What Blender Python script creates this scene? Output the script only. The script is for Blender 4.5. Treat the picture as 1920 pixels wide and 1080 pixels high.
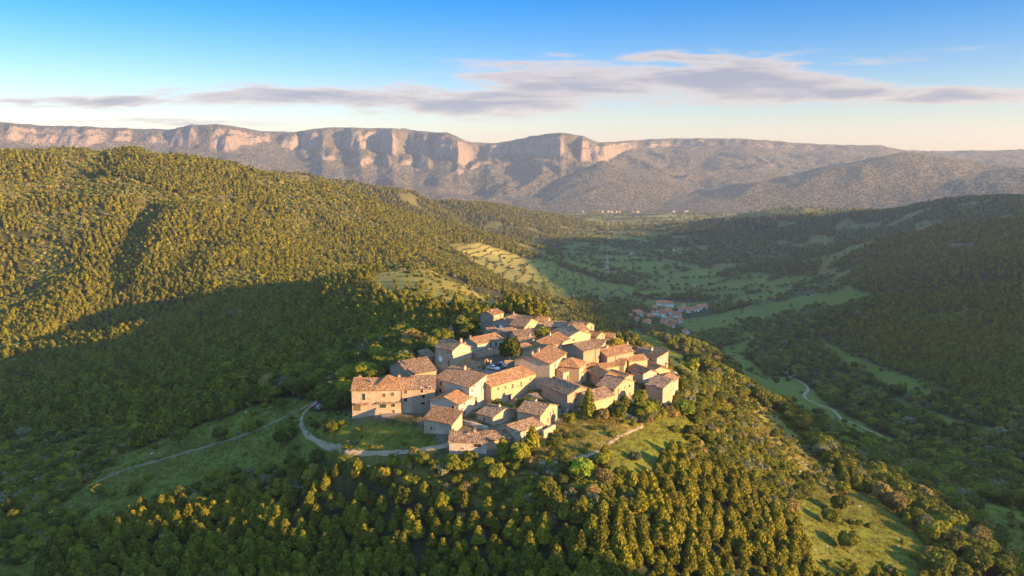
import bpy, bmesh, math, random
import numpy as np
from mathutils import Vector, Matrix
for _o in list(bpy.data.objects): bpy.data.objects.remove(_o)
sc = bpy.context.scene
COL = sc.collection
rad = math.radians

# ------------------------------------------------------------------ camera
CZ = 320.0                     # height of the drone above the zero level
F = 1478.0                     # focal length in photo pixels (1920 wide)
PITCH = rad(9.6)
cam_data = bpy.data.cameras.new("camera")
cam_data.sensor_width = 36.0
cam_data.lens = 36.0 * F / 1920.0
cam_data.clip_start = 1.0
cam_data.clip_end = 60000.0
cam = bpy.data.objects.new("camera", cam_data)
COL.objects.link(cam)
cam.location = (0, 0, CZ)
cam.rotation_euler = (rad(90) - PITCH, 0, 0)
sc.camera = cam

# ------------------------------------------------------------------ sun, sky, exposure
SUN_EL = rad(11.2)
SUN_AZ = rad(118.0)            # clockwise from +Y (the view direction): sun low on the right
sun_dir = Vector((math.sin(SUN_AZ) * math.cos(SUN_EL), math.cos(SUN_AZ) * math.cos(SUN_EL), math.sin(SUN_EL)))
sun_data = bpy.data.lights.new("sun", 'SUN')
sun_data.energy = 5.0
sun_data.angle = rad(0.5)
sun_data.color = (1.0, 0.60, 0.25)
sun = bpy.data.objects.new("sun", sun_data)
COL.objects.link(sun)
sun.location = (400, -200, 600)
sun.rotation_euler = sun_dir.to_track_quat('Z', 'Y').to_euler()

world = bpy.data.worlds.new("World")
sc.world = world
world.use_nodes = True
wn = world.node_tree
wn.nodes.clear()
def N(nt, typ, **kw):
    n = nt.nodes.new(typ)
    for k, v in kw.items():
        if k == 'ins':
            for kk, vv in v.items(): n.inputs[kk].default_value = vv
        else: setattr(n, k, v)
    return n
def M_(nt, op, a, b=None, c=None, clamp=False):
    n = nt.nodes.new('ShaderNodeMath'); n.operation = op; n.use_clamp = clamp
    for i, v in enumerate((a, b, c)):
        if v is None: continue
        if hasattr(v, 'links'): nt.links.new(v, n.inputs[i])
        else: n.inputs[i].default_value = v
    return n.outputs[0]
def MIX(nt, fac, a, b, blend='MIX'):
    n = nt.nodes.new('ShaderNodeMix'); n.data_type = 'RGBA'; n.blend_type = blend
    for i, v in ((0, fac), (6, a), (7, b)):
        if hasattr(v, 'links'): nt.links.new(v, n.inputs[i])
        elif i == 0: n.inputs[i].default_value = v
        else: n.inputs[i].default_value = (*v, 1) if len(v) == 3 else v
    return n.outputs[2]
def RAMP(nt, fac, stops, interp='LINEAR'):
    n = nt.nodes.new('ShaderNodeValToRGB'); n.color_ramp.interpolation = interp
    e = n.color_ramp.elements
    while len(e) > 1: e.remove(e[-1])
    for i, (p, c) in enumerate(stops):
        x = e[0] if i == 0 else e.new(p)
        x.position = p; x.color = (*c, 1) if not isinstance(c, (int, float)) else (c, c, c, 1)
    nt.links.new(fac, n.inputs[0])
    return n.outputs[0]
def SS(nt, v, a, b):
    n = nt.nodes.new('ShaderNodeMapRange'); n.interpolation_type = 'SMOOTHSTEP'
    nt.links.new(v, n.inputs[0]); n.inputs[1].default_value = a; n.inputs[2].default_value = b
    n.inputs[3].default_value = 0; n.inputs[4].default_value = 1
    return n.outputs[0]
def build_world():
    nt = wn; L = nt.links.new
    sky = N(nt, 'ShaderNodeTexSky', sky_type='NISHITA', sun_disc=False)
    sky.sun_elevation = SUN_EL; sky.sun_rotation = SUN_AZ
    sky.altitude = 600; sky.air_density = 1.0; sky.dust_density = 0.4; sky.ozone_density = 2.2
    geo = N(nt, 'ShaderNodeTexCoord')
    sep = N(nt, 'ShaderNodeSeparateXYZ'); L(geo.outputs['Generated'], sep.inputs[0])
    x, y, z = sep.outputs
    # a layer of cloud 1 unit up: coordinates of the point where the view direction meets it
    zc = M_(nt, 'MAXIMUM', z, 0.01)
    zs = M_(nt, 'ADD', zc, 0.02)
    u = M_(nt, 'DIVIDE', x, zs); v = M_(nt, 'DIVIDE', y, zs)
    comb = N(nt, 'ShaderNodeCombineXYZ'); L(u, comb.inputs[0]); L(v, comb.inputs[1])
    # cloud bank as angular extents: azimuth a = x/y, elevation z
    az = M_(nt, 'DIVIDE', x, M_(nt, 'MAXIMUM', y, 0.05))
    el = M_(nt, 'DIVIDE', z, M_(nt, 'MAXIMUM', y, 0.05))
    front = SS(nt, y, 0.1, 0.3)
    def noise(scale, vec, det=8, rough=0.6, dist=0.0, w=None):
        n = N(nt, 'ShaderNodeTexNoise'); n.noise_dimensions = '3D'
        n.inputs['Scale'].default_value = scale; n.inputs['Detail'].default_value = det
        n.inputs['Roughness'].default_value = rough; n.inputs['Distortion'].default_value = dist
        L(vec, n.inputs['Vector']); return n.outputs['Fac']
    cv = N(nt, 'ShaderNodeCombineXYZ')
    L(M_(nt, 'MULTIPLY', az, 1.0), cv.inputs[0]); L(M_(nt, 'MULTIPLY', el, 7.0), cv.inputs[1])
    n1 = noise(5.0, cv.outputs[0], 9, 0.62, 0.6)
    n2 = noise(14.0, cv.outputs[0], 6, 0.65, 0.3)
    nn = M_(nt, 'ADD', M_(nt, 'MULTIPLY', n1, 0.72), M_(nt, 'MULTIPLY', n2, 0.28))
    def blob(a0, e0, wa, we, k=1.0, tilt=0.0):
        da = M_(nt, 'DIVIDE', M_(nt, 'SUBTRACT', az, a0), wa)
        ee = M_(nt, 'SUBTRACT', M_(nt, 'SUBTRACT', el, e0), M_(nt, 'MULTIPLY', M_(nt, 'SUBTRACT', az, a0), tilt))
        de = M_(nt, 'DIVIDE', ee, we)
        d = M_(nt, 'ADD', M_(nt, 'MULTIPLY', da, da), M_(nt, 'MULTIPLY', de, de))
        return M_(nt, 'MULTIPLY', M_(nt, 'POWER', 2.718, M_(nt, 'MULTIPLY', d, -1.0)), k)
    CB = BLOBS
    tot = None
    for b in CB:
        o = blob(*b); tot = o if tot is None else M_(nt, 'MAXIMUM', tot, o)
    dens = M_(nt, 'ADD', tot, M_(nt, 'MULTIPLY', M_(nt, 'MULTIPLY', M_(nt, 'SUBTRACT', nn, 0.5), 3.3), SS(nt, tot, 0.0, 0.35)))
    cov = M_(nt, 'MULTIPLY', SS(nt, dens, 0.18, 0.75), front)
    # thin high cirrus everywhere, very faint
    cir = M_(nt, 'MULTIPLY', SS(nt, noise(2.2, comb.outputs[0], 8, 0.6, 0.8), 0.52, 0.85), 0.04)
    cov = M_(nt, 'MAXIMUM', cov, M_(nt, 'MULTIPLY', cir, SS(nt, z, 0.0, 0.08)))
    skyc = N(nt, 'ShaderNodeHueSaturation'); skyc.inputs['Saturation'].default_value = SKY_SAT
    L(sky.outputs[0], skyc.inputs['Color'])
    zen = SS(nt, z, -0.02, 0.22)
    tint = MIX(nt, zen, SKY_LOW, SKY_HIGH)
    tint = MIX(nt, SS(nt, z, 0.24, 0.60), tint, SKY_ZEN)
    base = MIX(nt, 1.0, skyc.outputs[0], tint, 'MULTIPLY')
    # cloud colour: warm bright edges where thin, grey mauve body below
    shade = SS(nt, dens, 0.45, 1.15)
    cc = MIX(nt, shade, CL_THIN, CL_BODY)
    ccb = N(nt, 'ShaderNodeVectorMath', operation='SCALE'); L(cc, ccb.inputs[0]); ccb.inputs['Scale'].default_value = 1.0 / SKY_STR
    fin = MIX(nt, M_(nt, 'MULTIPLY', cov, 0.88), base, ccb.outputs[0])
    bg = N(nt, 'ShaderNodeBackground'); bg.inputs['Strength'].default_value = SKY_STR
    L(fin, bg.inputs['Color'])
    out = N(nt, 'ShaderNodeOutputWorld'); L(bg.outputs[0], out.inputs[0])
def paz(px): return (px - 960) / F
def pel(py): return (290 - py) / F
SKY_STR = 0.145
SKY_SAT = 1.1
SKY_LOW = (0.56, 0.46, 0.48)
SKY_ZEN = (1.68, 1.60, 1.36)  # tint overhead, out of view, raised to strengthen and colour the fill light
SKY_HIGH = (0.0, 0.255, 0.50)
CL_THIN = (0.26, 0.22, 0.20)
CL_BODY = (0.125, 0.125, 0.155)
BLOBS = [(paz(220), pel(194), 0.15, 0.010, .85), (paz(540), pel(186), 0.20, 0.014, .95),
         (paz(900), pel(195), 0.22, 0.020, 1.0), (paz(1120), pel(160), 0.19, 0.030, 0.95),
         (paz(1330), pel(155), 0.22, 0.030, 0.95), (paz(1560), pel(134), 0.17, 0.010, 0.62, 0.12), (paz(1260), pel(118), 0.12, 0.008, 0.8),
         (paz(1600), pel(182), 0.26, 0.012, 1.05), (paz(330), pel(232), 0.22, 0.006, 0.45),
         (paz(1030), pel(125), 0.14, 0.008, 0.6)]
build_world()
sc.view_settings.view_transform = 'Standard'
sc.view_settings.look = 'None'
sc.view_settings.gamma = 1.0
sc.view_settings.exposure = 1.75
sc.render.engine = 'CYCLES'

# ------------------------------------------------------------------ pixel <-> world helpers (authoring only)
cp, sp_ = math.cos(PITCH), math.sin(PITCH)
def ray(px, py):
    x = (px - 960) / F; y = (540 - py) / F
    return (x, cp + y * sp_, -sp_ + y * cp)
def on_plane(px, py, z):
    d = ray(px, py); t = (z - CZ) / d[2]
    return Vector((d[0] * t, d[1] * t, z))
def at_r(px, py, r):
    d = ray(px, py); t = r / math.hypot(d[0], d[1])
    return (d[0] * t, d[1] * t, CZ + d[2] * t)
def project(X, Y, Z):
    dz = Z - CZ
    depth = Y * cp - dz * sp_
    up = Y * sp_ + dz * cp
    depth = np.where(depth > 1, depth, 1)
    return 960 + F * X / depth, 540 - F * up / depth

# ------------------------------------------------------------------ numpy noise
_rs = np.random.RandomState(7)
_perm = _rs.permutation(512)
_ang = _rs.rand(512) * 2 * np.pi
_gx, _gy = np.cos(_ang), np.sin(_ang)
def perlin(x, y):
    xi = np.floor(x).astype(int); yi = np.floor(y).astype(int)
    xf = x - xi; yf = y - yi
    u = xf * xf * xf * (xf * (xf * 6 - 15) + 10); v = yf * yf * yf * (yf * (yf * 6 - 15) + 10)
    def g(ix, iy, dx, dy):
        h = _perm[(_perm[ix & 511] + iy) & 511]
        return _gx[h] * dx + _gy[h] * dy
    a = g(xi, yi, xf, yf); b = g(xi + 1, yi, xf - 1, yf)
    c = g(xi, yi + 1, xf, yf - 1); d = g(xi + 1, yi + 1, xf - 1, yf - 1)
    return (a + (b - a) * u) * (1 - v) + (c + (d - c) * u) * v
def fbm(x, y, oct=4, lac=2.0, gain=0.5, ridged=False):
    s = 0; a = 1.0; tot = 0
    for i in range(oct):
        n = perlin(x + 17.3 * i, y - 9.1 * i) * 1.5
        if ridged: n = 1 - 2 * np.abs(n)
        s = s + a * n; tot += a; a *= gain; x = x * lac; y = y * lac
    return s / tot
def sstep(x, a, b):
    t = np.clip((x - a) / (b - a), 0, 1); return t * t * (3 - 2 * t)

# ------------------------------------------------------------------ terrain control: (distance, photo row) or (distance,'z',height below drone)
COLS = {
 -250: [(270,1080),(325,960),(450,820),(640,700),(850,600),(960,540),(1030,440),(1130,350),(1240,300),(1320,285),(1800,'z',-60),(2600,'z',-250),(3600,'z',-290)],
 0: [(252,1080),(300,960),(350,880),(425,800),(600,700),(790,620),(930,560),(985,520),(1020,450),(1110,380),(1170,340),(1200,318),(1240,303),(1300,283),(1700,'z',-60),(2600,'z',-230),(3600,'z',-290)],
 160: [(226,1080),(266,960),(315,860),(375,800),(500,700),(640,620),(790,560),(850,530),(910,490),(985,430),(1080,370),(1140,340),(1200,312),(1270,286),(1800,'z',-70),(2600,'z',-240),(3600,'z',-290)],
 250: [(1150,320),(1220,290),(1280,277)],
 320: [(206,1080),(236,960),(258,900),(285,840),(322,790),(420,700),(550,640),(700,580),(780,545),(800,500),(880,440),(985,385),(1030,368),(1130,332),(1210,305),(1280,287),(1800,'z',-90),(2400,'z',-220),(3600,'z',-290)],
 400: [(935,405),(1000,378),(1060,368),(1160,335),(1260,301)],
 480: [(190,1080),(216,960),(236,880),(254,820),(268,790),(300,740),(350,700),(465,640),(590,590),(690,550),(780,510),(880,460),(960,418),(1010,405),(1080,385),(1160,355),(1260,322),(1550,'z',-120),(1850,326),(2500,'z',-200),(3600,'z',-290)],
 560: [(1300,340),(1900,322)],
 640: [(178,1080),(197,960),(208,870),(207,848),(218,800),(222,785),(240,750),(262,720),(300,690),(370,640),(440,600),(510,560),(560,526),(595,512),(700,'z',-112),(880,492),(1000,460),(1080,430),(1150,402),(1350,354),(1600,'z',-132),(1980,333),(2500,'z',-200),(3600,'z',-290)],
 720: [(400,590),(470,555),(540,525),(610,500),(1420,384),(2100,347)],
 800: [(165,1080),(181,960),(193,850),(207,800),(222,760),(252,700),(282,660),(305,640),(355,600),(405,572),(485,535),(560,512),(640,492),(760,'z',-112),(1000,474),(1180,458),(1330,434),(1500,404),(1780,'z',-195),(2250,361),(2900,'z',-230),(3700,'z',-290)],
 880: [(200,800),(420,578),(500,552),(560,532),(640,'z',-110),(1120,500),(1350,468),(1580,424),(1850,'z',-228),(2450,374)],
 960: [(158,1080),(173,960),(188,860),(203,800),(226,740),(252,690),(278,650),(302,620),(328,597),(375,572),(405,562),(480,'z',-92),(600,'z',-128),(850,'z',-165),(1050,535),(1250,505),(1440,475),(1650,444),(1880,'z',-242),(2200,430),(2700,386),(3100,'z',-250),(3700,'z',-290)],
 1040: [(155,1080),(170,960),(187,860),(204,800),(226,740),(252,690),(280,650),(305,620),(328,602),(345,596),(420,'z',-92),(500,'z',-117),(750,'z',-176),(980,570),(1200,535),(1420,500),(1700,478),(1900,'z',-226),(2500,430),(3000,404),(3500,'z',-265),(4000,'z',-285)],
 1120: [(152,1080),(168,960),(189,860),(206,800),(228,740),(255,690),(284,650),(310,628),(350,'z',-84),(420,'z',-106),(600,'z',-160),(900,592),(1150,560),(1400,530),(1750,500),(2200,460),(2950,420),(3450,404),(4100,394)],
 1200: [(156,1080),(174,960),(196,860),(213,800),(232,750),(258,700),(284,668),(310,660),(380,652),(480,640),(620,622),(800,604),(1000,592),(1250,575),(1480,545),(1750,510),(2250,460),(2950,420),(3480,403),(4100,395)],
 1280: [(163,1080),(184,960),(210,860),(228,800),(245,752),(262,724),(290,705),(340,684),(430,664),(600,642),(850,625),(1150,605),(1350,575),(1550,540),(1820,500),(2250,460),(2950,420),(3480,403),(4100,395)],
 1360: [(172,1080),(196,960),(225,870),(265,790),(330,738),(450,702),(650,668),(850,645),(1150,602),(1350,572)],
 1440: [(180,1080),(215,960),(250,880),(355,800),(470,750),(580,716),(740,690),(900,660),(1050,620),(1170,590),(1350,555),(1600,520),(1850,490),(2150,465),(2350,430),(2600,388),(3100,'z',-250),(3800,'z',-290)],
 1520: [(194,1080),(232,960),(280,880),(370,812),(480,770),(590,742),(700,712),(2580,384)],
 1500: [(2280,428),(2420,400),(2560,384)],
 1600: [(208,1080),(250,960),(315,880),(430,820),(560,782),(640,740),(720,690),(800,640),(900,590),(980,562),(1110,'z',-238),(1260,545),(1480,500),(1700,455),(2020,'z',-262),(2420,432),(2640,393),(3000,'z',-250),(3800,'z',-290)],
 1680: [(1090,'z',-232),(1330,500),(1630,437),(1800,'z',-240)],
 1760: [(234,1080),(275,980),(350,900),(430,850),(470,830),(540,770),(640,700),(740,640),(850,590),(960,550),(1080,'z',-228),(1200,520),(1350,470),(1560,425),(1880,'z',-232),(2300,400),(2500,374),(3000,'z',-230),(3800,'z',-285)],
 1920: [(262,1080),(320,980),(390,910),(420,880),(480,830),(570,760),(680,690),(760,640),(850,590),(970,534),(1095,'z',-218),(1180,500),(1330,450),(1520,400),(1830,'z',-200),(2450,368),(3000,'z',-220),(3800,'z',-280)],
 2200: [(300,'z',-150),(430,'z',-165),(600,'z',-172),(800,'z',-150),(1000,'z',-120),(1300,'z',-40),(1600,'z',-30),(2400,'z',-30),(3200,'z',-150),(3900,'z',-260)],
}
WORLD_PTS = [(350,100,-135),(520,90,-75),(700,80,6),(900,60,28),(720,-90,18),(900,-130,36),(820,-330,20),(560,-250,-70),(620,300,-105),(800,420,-60),(950,350,20),(1000,700,-10),(1200,900,84),(1400,900,94),
 (1450,1500,62),(1900,2000,-5),(2300,2100,-5),(1500,0,40),(2500,900,60),(3000,2200,-60),
 (0,110,-88),(60,90,-95),(-60,100,-98),(120,110,-118),(-120,110,-112),(185,15,-36),(215,0,-12),(270,-40,-12),(230,-70,-40),(175,70,-100),(160,-20,-75),(140,60,-108),(0,0,-95),(-200,0,-120),(0,-200,-110),(300,-300,-130),(-300,-300,-120),  # includes an unseen knoll on the right, added to shade the front-left pines
 (-500,100,-110),(-900,300,-60),(-1200,900,-10),(-2000,1500,-80),(-2800,2500,-200),(0,-1500,-120),(1500,-1500,-80),(-1500,-1500,-120),(-2200,0,-100)]
pts = []
for px, lst in COLS.items():
    for it in lst:
        if len(it) == 2:
            X, Y, Z = at_r(px, it[1], it[0])
        else:
            X, Y, _ = at_r(px, 450, it[0]); Z = CZ + it[2]
        pts.append((X, Y, Z - CZ))
    X, Y, _ = at_r(px, 1080, 110); pts.append((X, Y, -92 - abs(px - 1000) * 0.018))
for X, Y, z in WORLD_PTS:
    if math.hypot(X, Y) < 100: continue
    pts.append((X, Y, z))
P = np.array(pts)
def to_ts(X, Y):
    return np.arctan2(X, Y), 0.5 * np.log(X * X + Y * Y)
pth, pls = to_ts(P[:, 0], P[:, 1]); pr = np.exp(pls); pT = P[:, 2] / pr
def kern(d2): return 0.5 * d2 * np.log(d2 + 1e-12)
n = len(P)
A = np.zeros((n + 3, n + 3))
A[:n, :n] = kern((pth[:, None] - pth) ** 2 + (pls[:, None] - pls) ** 2) + np.eye(n) * 1e-5
A[:n, n] = 1; A[:n, n + 1] = pth; A[:n, n + 2] = pls; A[n:, :n] = A[:n, n:].T
W = np.linalg.solve(A, np.concatenate([pT, [0, 0, 0]]))
def tps(th, ls):
    out = np.empty(th.size); th = th.ravel(); ls = ls.ravel()
    for i in range(0, th.size, 20000):
        a = th[i:i + 20000]; b = ls[i:i + 20000]
        out[i:i + 20000] = kern((a[:, None] - pth) ** 2 + (b[:, None] - pls) ** 2) @ W[:n] + W[n] + W[n + 1] * a + W[n + 2] * b
    return out
# mountains: crest line and cliff foot per azimuth
CREST = [(-700,222),(-300,226),(0,229),(60,236),(200,241),(330,245),(375,236),(430,236),(500,248),(560,249),(620,241),(760,243),(800,249),(840,250),(880,267),(930,270),(1000,256),(1050,250),(1090,256),(1120,269),(1170,265),(1250,261),(1380,261),(1450,266),(1530,272),(1640,274),(1690,283),(1760,284),(1920,281),(2300,285),(2800,300)]
CLIFF = [(-700,5600),(-100,5500),(100,5650),(180,5500),(260,5750),(330,5700),(400,5350),(440,5450),(500,5850),(570,5850),(610,5550),(650,5750),(680,5500),(710,5700),(740,5400),(775,5650),(820,5350),(860,5250),(900,5700),(960,5900),(1010,5450),(1050,5150),(1080,5250),(1130,5250),(1180,6000),(1250,6400),(1400,6300),(1600,6500),(2300,6500),(2800,6500)]
CLH = [(-700,60),(0,70),(160,75),(230,60),(330,55),(400,125),(450,90),(500,45),(600,95),(690,100),(740,120),(820,120),(870,110),(930,40),(1000,90),(1060,125),(1130,90),(1180,35),(1300,30),(1450,25),(1600,8),(2800,0)]
def lut(tab, th):
    return np.interp(th, [math.atan((a - 960) / F) for a, b in tab], [b for a, b in tab])
def mountain(X, Y, th, r):
    big = fbm(th * 9 + 2.0, r / 5000 + 3, 3)
    warp = 120 * fbm(X / 300, Y / 1500, 2, ridged=True) + 30 * fbm(X / 80, Y / 300, 3, ridged=True) + 40 * fbm(X / 170, Y / 170, 3)
    rc = lut(CLIFF, th) - warp
    crest_py = lut(CREST, th)
    rcr = rc + 520
    zcrest = (290 - crest_py) / F * (lut(CLIFF, th) + 430) * np.cos(th)
    brk = sstep(fbm(th * 34 + 7, r * 0, 3), -0.30, 0.12)                # the rock band comes and goes
    clh = 1.45 * lut(CLH, th)
    zbase = -292.0
    zfoot = zcrest - 14 - clh
    foot0 = 4050.0
    rc0 = lut(CLIFF, th) - 30
    t = np.clip((r - foot0) / (rc0 - foot0), 0, 1)
    prof = 0.42 * t + 0.58 * t ** 1.7
    sh = np.sin(np.pi * t ** 1.25)
    w1 = 0.8 * fbm(th * 7, r / 1500, 2)
    qx = X + 260 * fbm(X / 700, Y / 700, 2); qy = Y + 260 * fbm(X / 700 + 9, Y / 700, 2)
    ga = fbm((qx + 0.75 * qy) / 900, (qy - 0.5 * qx) / 2600, 3, gain=.38, ridged=True)
    gb = fbm((qx - 0.85 * qy) / 1000 + 7, (qy + 0.5 * qx) / 2600, 3, gain=.38, ridged=True)
    gul = np.maximum(ga, gb) - 0.35
    gul2 = fbm(qx / 150, qy / 260, 4, ridged=True)
    z = zbase + (zfoot - zbase) * prof + sh * (95 * gul + 15 * gul2)
    global CLF
    CLF = np.clip(sstep(r, rc - 40, rc + 10) * (1 - sstep(r, rc + 140, rc + 260)) * brk, 0, 1)
    rough_edge = rc + 25 * fbm(X / 60, Y / 60, 2)
    step = sstep(rough_edge, r - 60, r) * 0 + sstep(r, rc, rc + 75) * 0.55 + sstep(r, rc + 85 + 30 * fbm(th * 50, r * 0, 2), rc + 150) * 0.30 + sstep(r, rc + 150, rc + 430) * 0.15
    soft = sstep(r, rc0 - 120, rc0 + 420)
    z += (step * brk + soft * (1 - brk)) * clh
    band = 32 * lut([(-700, 0), (540, 0), (600, 0.8), (830, 1), (900, 0.5), (1000, 0.3), (1100, 0.6), (1180, 0), (2800, 0)], th) * sstep(fbm(th * 40 + 3, r * 0, 2), -0.2, 0.15)
    tb = 0.76 + 0.05 * fbm(th * 15, r * 0, 2)
    z += sstep(t, tb, tb + 0.025) * band * (1 - sstep(t, 0.9, 1.0))
    CLF = np.maximum(CLF, sstep(t, tb - .015, tb) * (1 - sstep(t, tb + .03, tb + .05)) * np.clip(band / 25, 0, 1))
    CLF = np.maximum(CLF, 0.35 * sstep(fbm(X / 190, Y / 330, 4), 0.10, 0.4) * sstep(t, 0.35, 0.6))
    u = np.clip((r - rc - 60) / 460, 0, 1)
    z = z + (1 - (1 - u) ** 2) * 14
    back = np.clip((r - rcr) / 2500, 0, 1)
    z = z - back * 140 + sstep(r, rc, rcr) * 4 * fbm(X / 120, Y / 120, 4)
    rough = sstep(r, 4100, 4600)
    z += 13 * fbm(X / 120, Y / 120, 5) * rough * (1 - 0.7 * sstep(r, rc + 150, rcr))
    led = (z / 17 + 1.2 * fbm(X / 300, Y / 300, 2)) % 1.0
    z += rough * 6.5 * (sstep(led, 0.0, 0.35) - led) * sstep(t, 0.55, 0.8) * (1 - sstep(r, rc + 200, rcr))
    # range in front on the right: a cone shaped hill and its spurs
    def hill(px0, r0, py0, wl, wr, wy, pw=1.25):
        x0, y0, z0 = at_r(px0, py0, r0); z0 -= CZ
        a0 = math.atan2(x0, y0)
        dx = (th - a0) * r; dy = r - r0
        d = np.sqrt((dx / np.where(dx < 0, wl, wr)) ** 2 + (dy / wy) ** 2 + 0.003) - 0.05
        g = fbm(X / 420 + 3, Y / 420, 4, ridged=True)
        h = (z0 + 300) * np.clip(1 - d ** pw * 0.8, 0, 1)
        return -300 + h + g * 26 * np.clip(h / 120, 0, 1) * np.clip(d * 3, 0, 1)
    z = np.maximum(z, hill(1700, 4450, 284, 1050, 1400, 600, 0.85))
    z = np.maximum(z, hill(1960, 4300, 312, 900, 1500, 700))
    z = np.maximum(z, hill(1480, 4350, 352, 800, 600, 350))
    z = np.maximum(z, hill(1130, 4900, 300, 450, 800, 700, 0.8))
    return z
# ------------------------------------------------------------------ terrain grid (azimuth x distance, finest where the valley is)
th_in = np.linspace(rad(-37), rad(37), 720)
th_l = rad(-37) - np.linspace(0.004, 1, 60) ** 1.4 * (math.pi - rad(37)); th_r = rad(37) + np.linspace(0.004, 1, 60) ** 1.4 * (math.pi - rad(37))
TH = np.concatenate([th_l[::-1], th_in, th_r])
R1 = np.exp(np.arange(math.log(90), math.log(4000), 0.0068))
R2 = np.arange(R1[-1] + 22, 6900, 15)
R3 = np.geomspace(7000, 30000, 24)
RR = np.concatenate([[2, 25, 50, 70, 82], R1, R2, R3]); LR = np.log(RR)
G_th, G_ls = np.meshgrid(TH, LR, indexing='ij')
G_r = np.exp(G_ls); GX = G_r * np.sin(G_th); GY = G_r * np.cos(G_th)
Tz = tps(G_th, np.clip(G_ls, math.log(100), math.log(4600))).reshape(G_th.shape)
Zt = Tz * np.clip(G_r, 100, 4600)
cut = np.cos(np.clip(np.abs(G_th) - rad(60), 0, rad(120)) * 1.5 / 1)      # calm the far behind
wb = sstep(np.abs(G_th), rad(100), rad(150))
Zt = Zt * (1 - wb) + (-115.0) * wb
# small relief by distance
amp = np.interp(G_r, [0, 150, 400, 900, 1800, 3200, 4200], [0.2, 0.6, 2.2, 4.5, 7, 7, 4])
valley = sstep(Zt, -215, -255)          # 1 on the valley floor
amp = amp * (1 - 0.85 * valley)
vm0 = np.exp(-(((GX - 10) / 85) ** 2 + ((GY - 245) / 85) ** 2) ** 2)
Zt += amp * (1 - 0.9 * vm0) * fbm(GX / 95, GY / 95, 4) + amp * 1.2 * (1 - vm0) * fbm(GX / 330 + 5, GY / 330, 2)
rdg = sstep(G_r, 450, 1000) * (1 - valley) * (1 - sstep(G_r, 2900, 3600))
Zt += rdg * 9 * (fbm(GX / 260 + 40, GY / 420, 3, ridged=True) - 0.25) * np.clip(G_r / 1200, 0.35, 1.3)
def carve(poly, width, depth):
    global Zt
    Q = [np.array(at_r(a, b, c)[:2]) for a, b, c in poly]
    D = np.full(GX.shape, 1e9)
    for p, q in zip(Q[:-1], Q[1:]):
        d = q - p; L2 = d @ d
        t = np.clip(((GX - p[0]) * d[0] + (GY - p[1]) * d[1]) / L2, 0, 1)
        D = np.minimum(D, (GX - p[0] - t * d[0]) ** 2 + (GY - p[1] - t * d[1]) ** 2)
    Zt -= depth * np.exp(-D / width ** 2)
carve([(265,362,1035),(222,425,905),(190,490,810),(150,530,740)], 26, 17)
carve([(430,395,975),(345,455,865),(270,500,790),(200,535,730)], 36, 20)
carve([(60,298,1210),(150,303,1205)], 60, 14)
carve([(560,330,1800),(620,360,1650),(700,392,1600)], 90, 52)
carve([(700,345,2020),(760,385,1850),(830,402,1760)], 90, 58)
carve([(850,368,2350),(900,400,2200),(960,425,2050)], 95, 62)
Zt -= np.interp(G_r, [300, 500, 900, 2000, 3000, 3600], [0, 3.5, 7.5, 11, 12, 0]) * (1 - valley)
mt = sstep(G_r, 3700, 4300) * (1 - sstep(np.abs(G_th), rad(48), rad(70)))
Zm = mountain(GX, GY, G_th, G_r)
Zt = Zt * (1 - mt) + Zm * mt
Zt = np.where(G_r > 8500, np.minimum(Zt, -100), Zt)
GZ = Zt + CZ
TERR = GZ
def idx_of(arr, v):
    return np.interp(v, arr, np.arange(len(arr)))
def ground(X, Y):
    X = np.asarray(X, float); Y = np.asarray(Y, float)
    a = idx_of(TH, np.arctan2(X, Y)); b = idx_of(LR, 0.5 * np.log(X * X + Y * Y + 1e-9))
    i = np.clip(a.astype(int), 0, len(TH) - 2); j = np.clip(b.astype(int), 0, len(LR) - 2)
    fa = a - i; fb = b - j
    return (TERR[i, j] * (1 - fa) * (1 - fb) + TERR[i + 1, j] * fa * (1 - fb) + TERR[i, j + 1] * (1 - fa) * fb + TERR[i + 1, j + 1] * fa * fb)
def hit(px, py, r0=120, r1=7000):
    d = ray(px, py); h = math.hypot(d[0], d[1])
    rs = np.exp(np.linspace(math.log(r0), math.log(r1), 3000)); t = rs / h
    g = ground(d[0] * t, d[1] * t); below = (CZ + d[2] * t) < g
    k = int(np.argmax(below)) if below.any() else len(rs) - 1
    tt = t[k]
    return Vector((d[0] * tt, d[1] * tt, float(ground(d[0] * tt, d[1] * tt))))

# ------------------------------------------------------------------ land cover
def inpoly(x, y, poly):
    c = np.zeros(x.shape, bool); n_ = len(poly); j = n_ - 1
    for i in range(n_):
        xi, yi = poly[i]; xj, yj = poly[j]
        if yi != yj:
            c ^= ((yi > y) != (yj > y)) & (x < (xj - xi) * (y - yi) / (yj - yi) + xi)
        j = i
    return c
PINE, BROAD, GRASS, SCRUB, FIELD, VILLAGE, ROCK, BARE, DRY, TERRACE = range(10)
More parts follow.
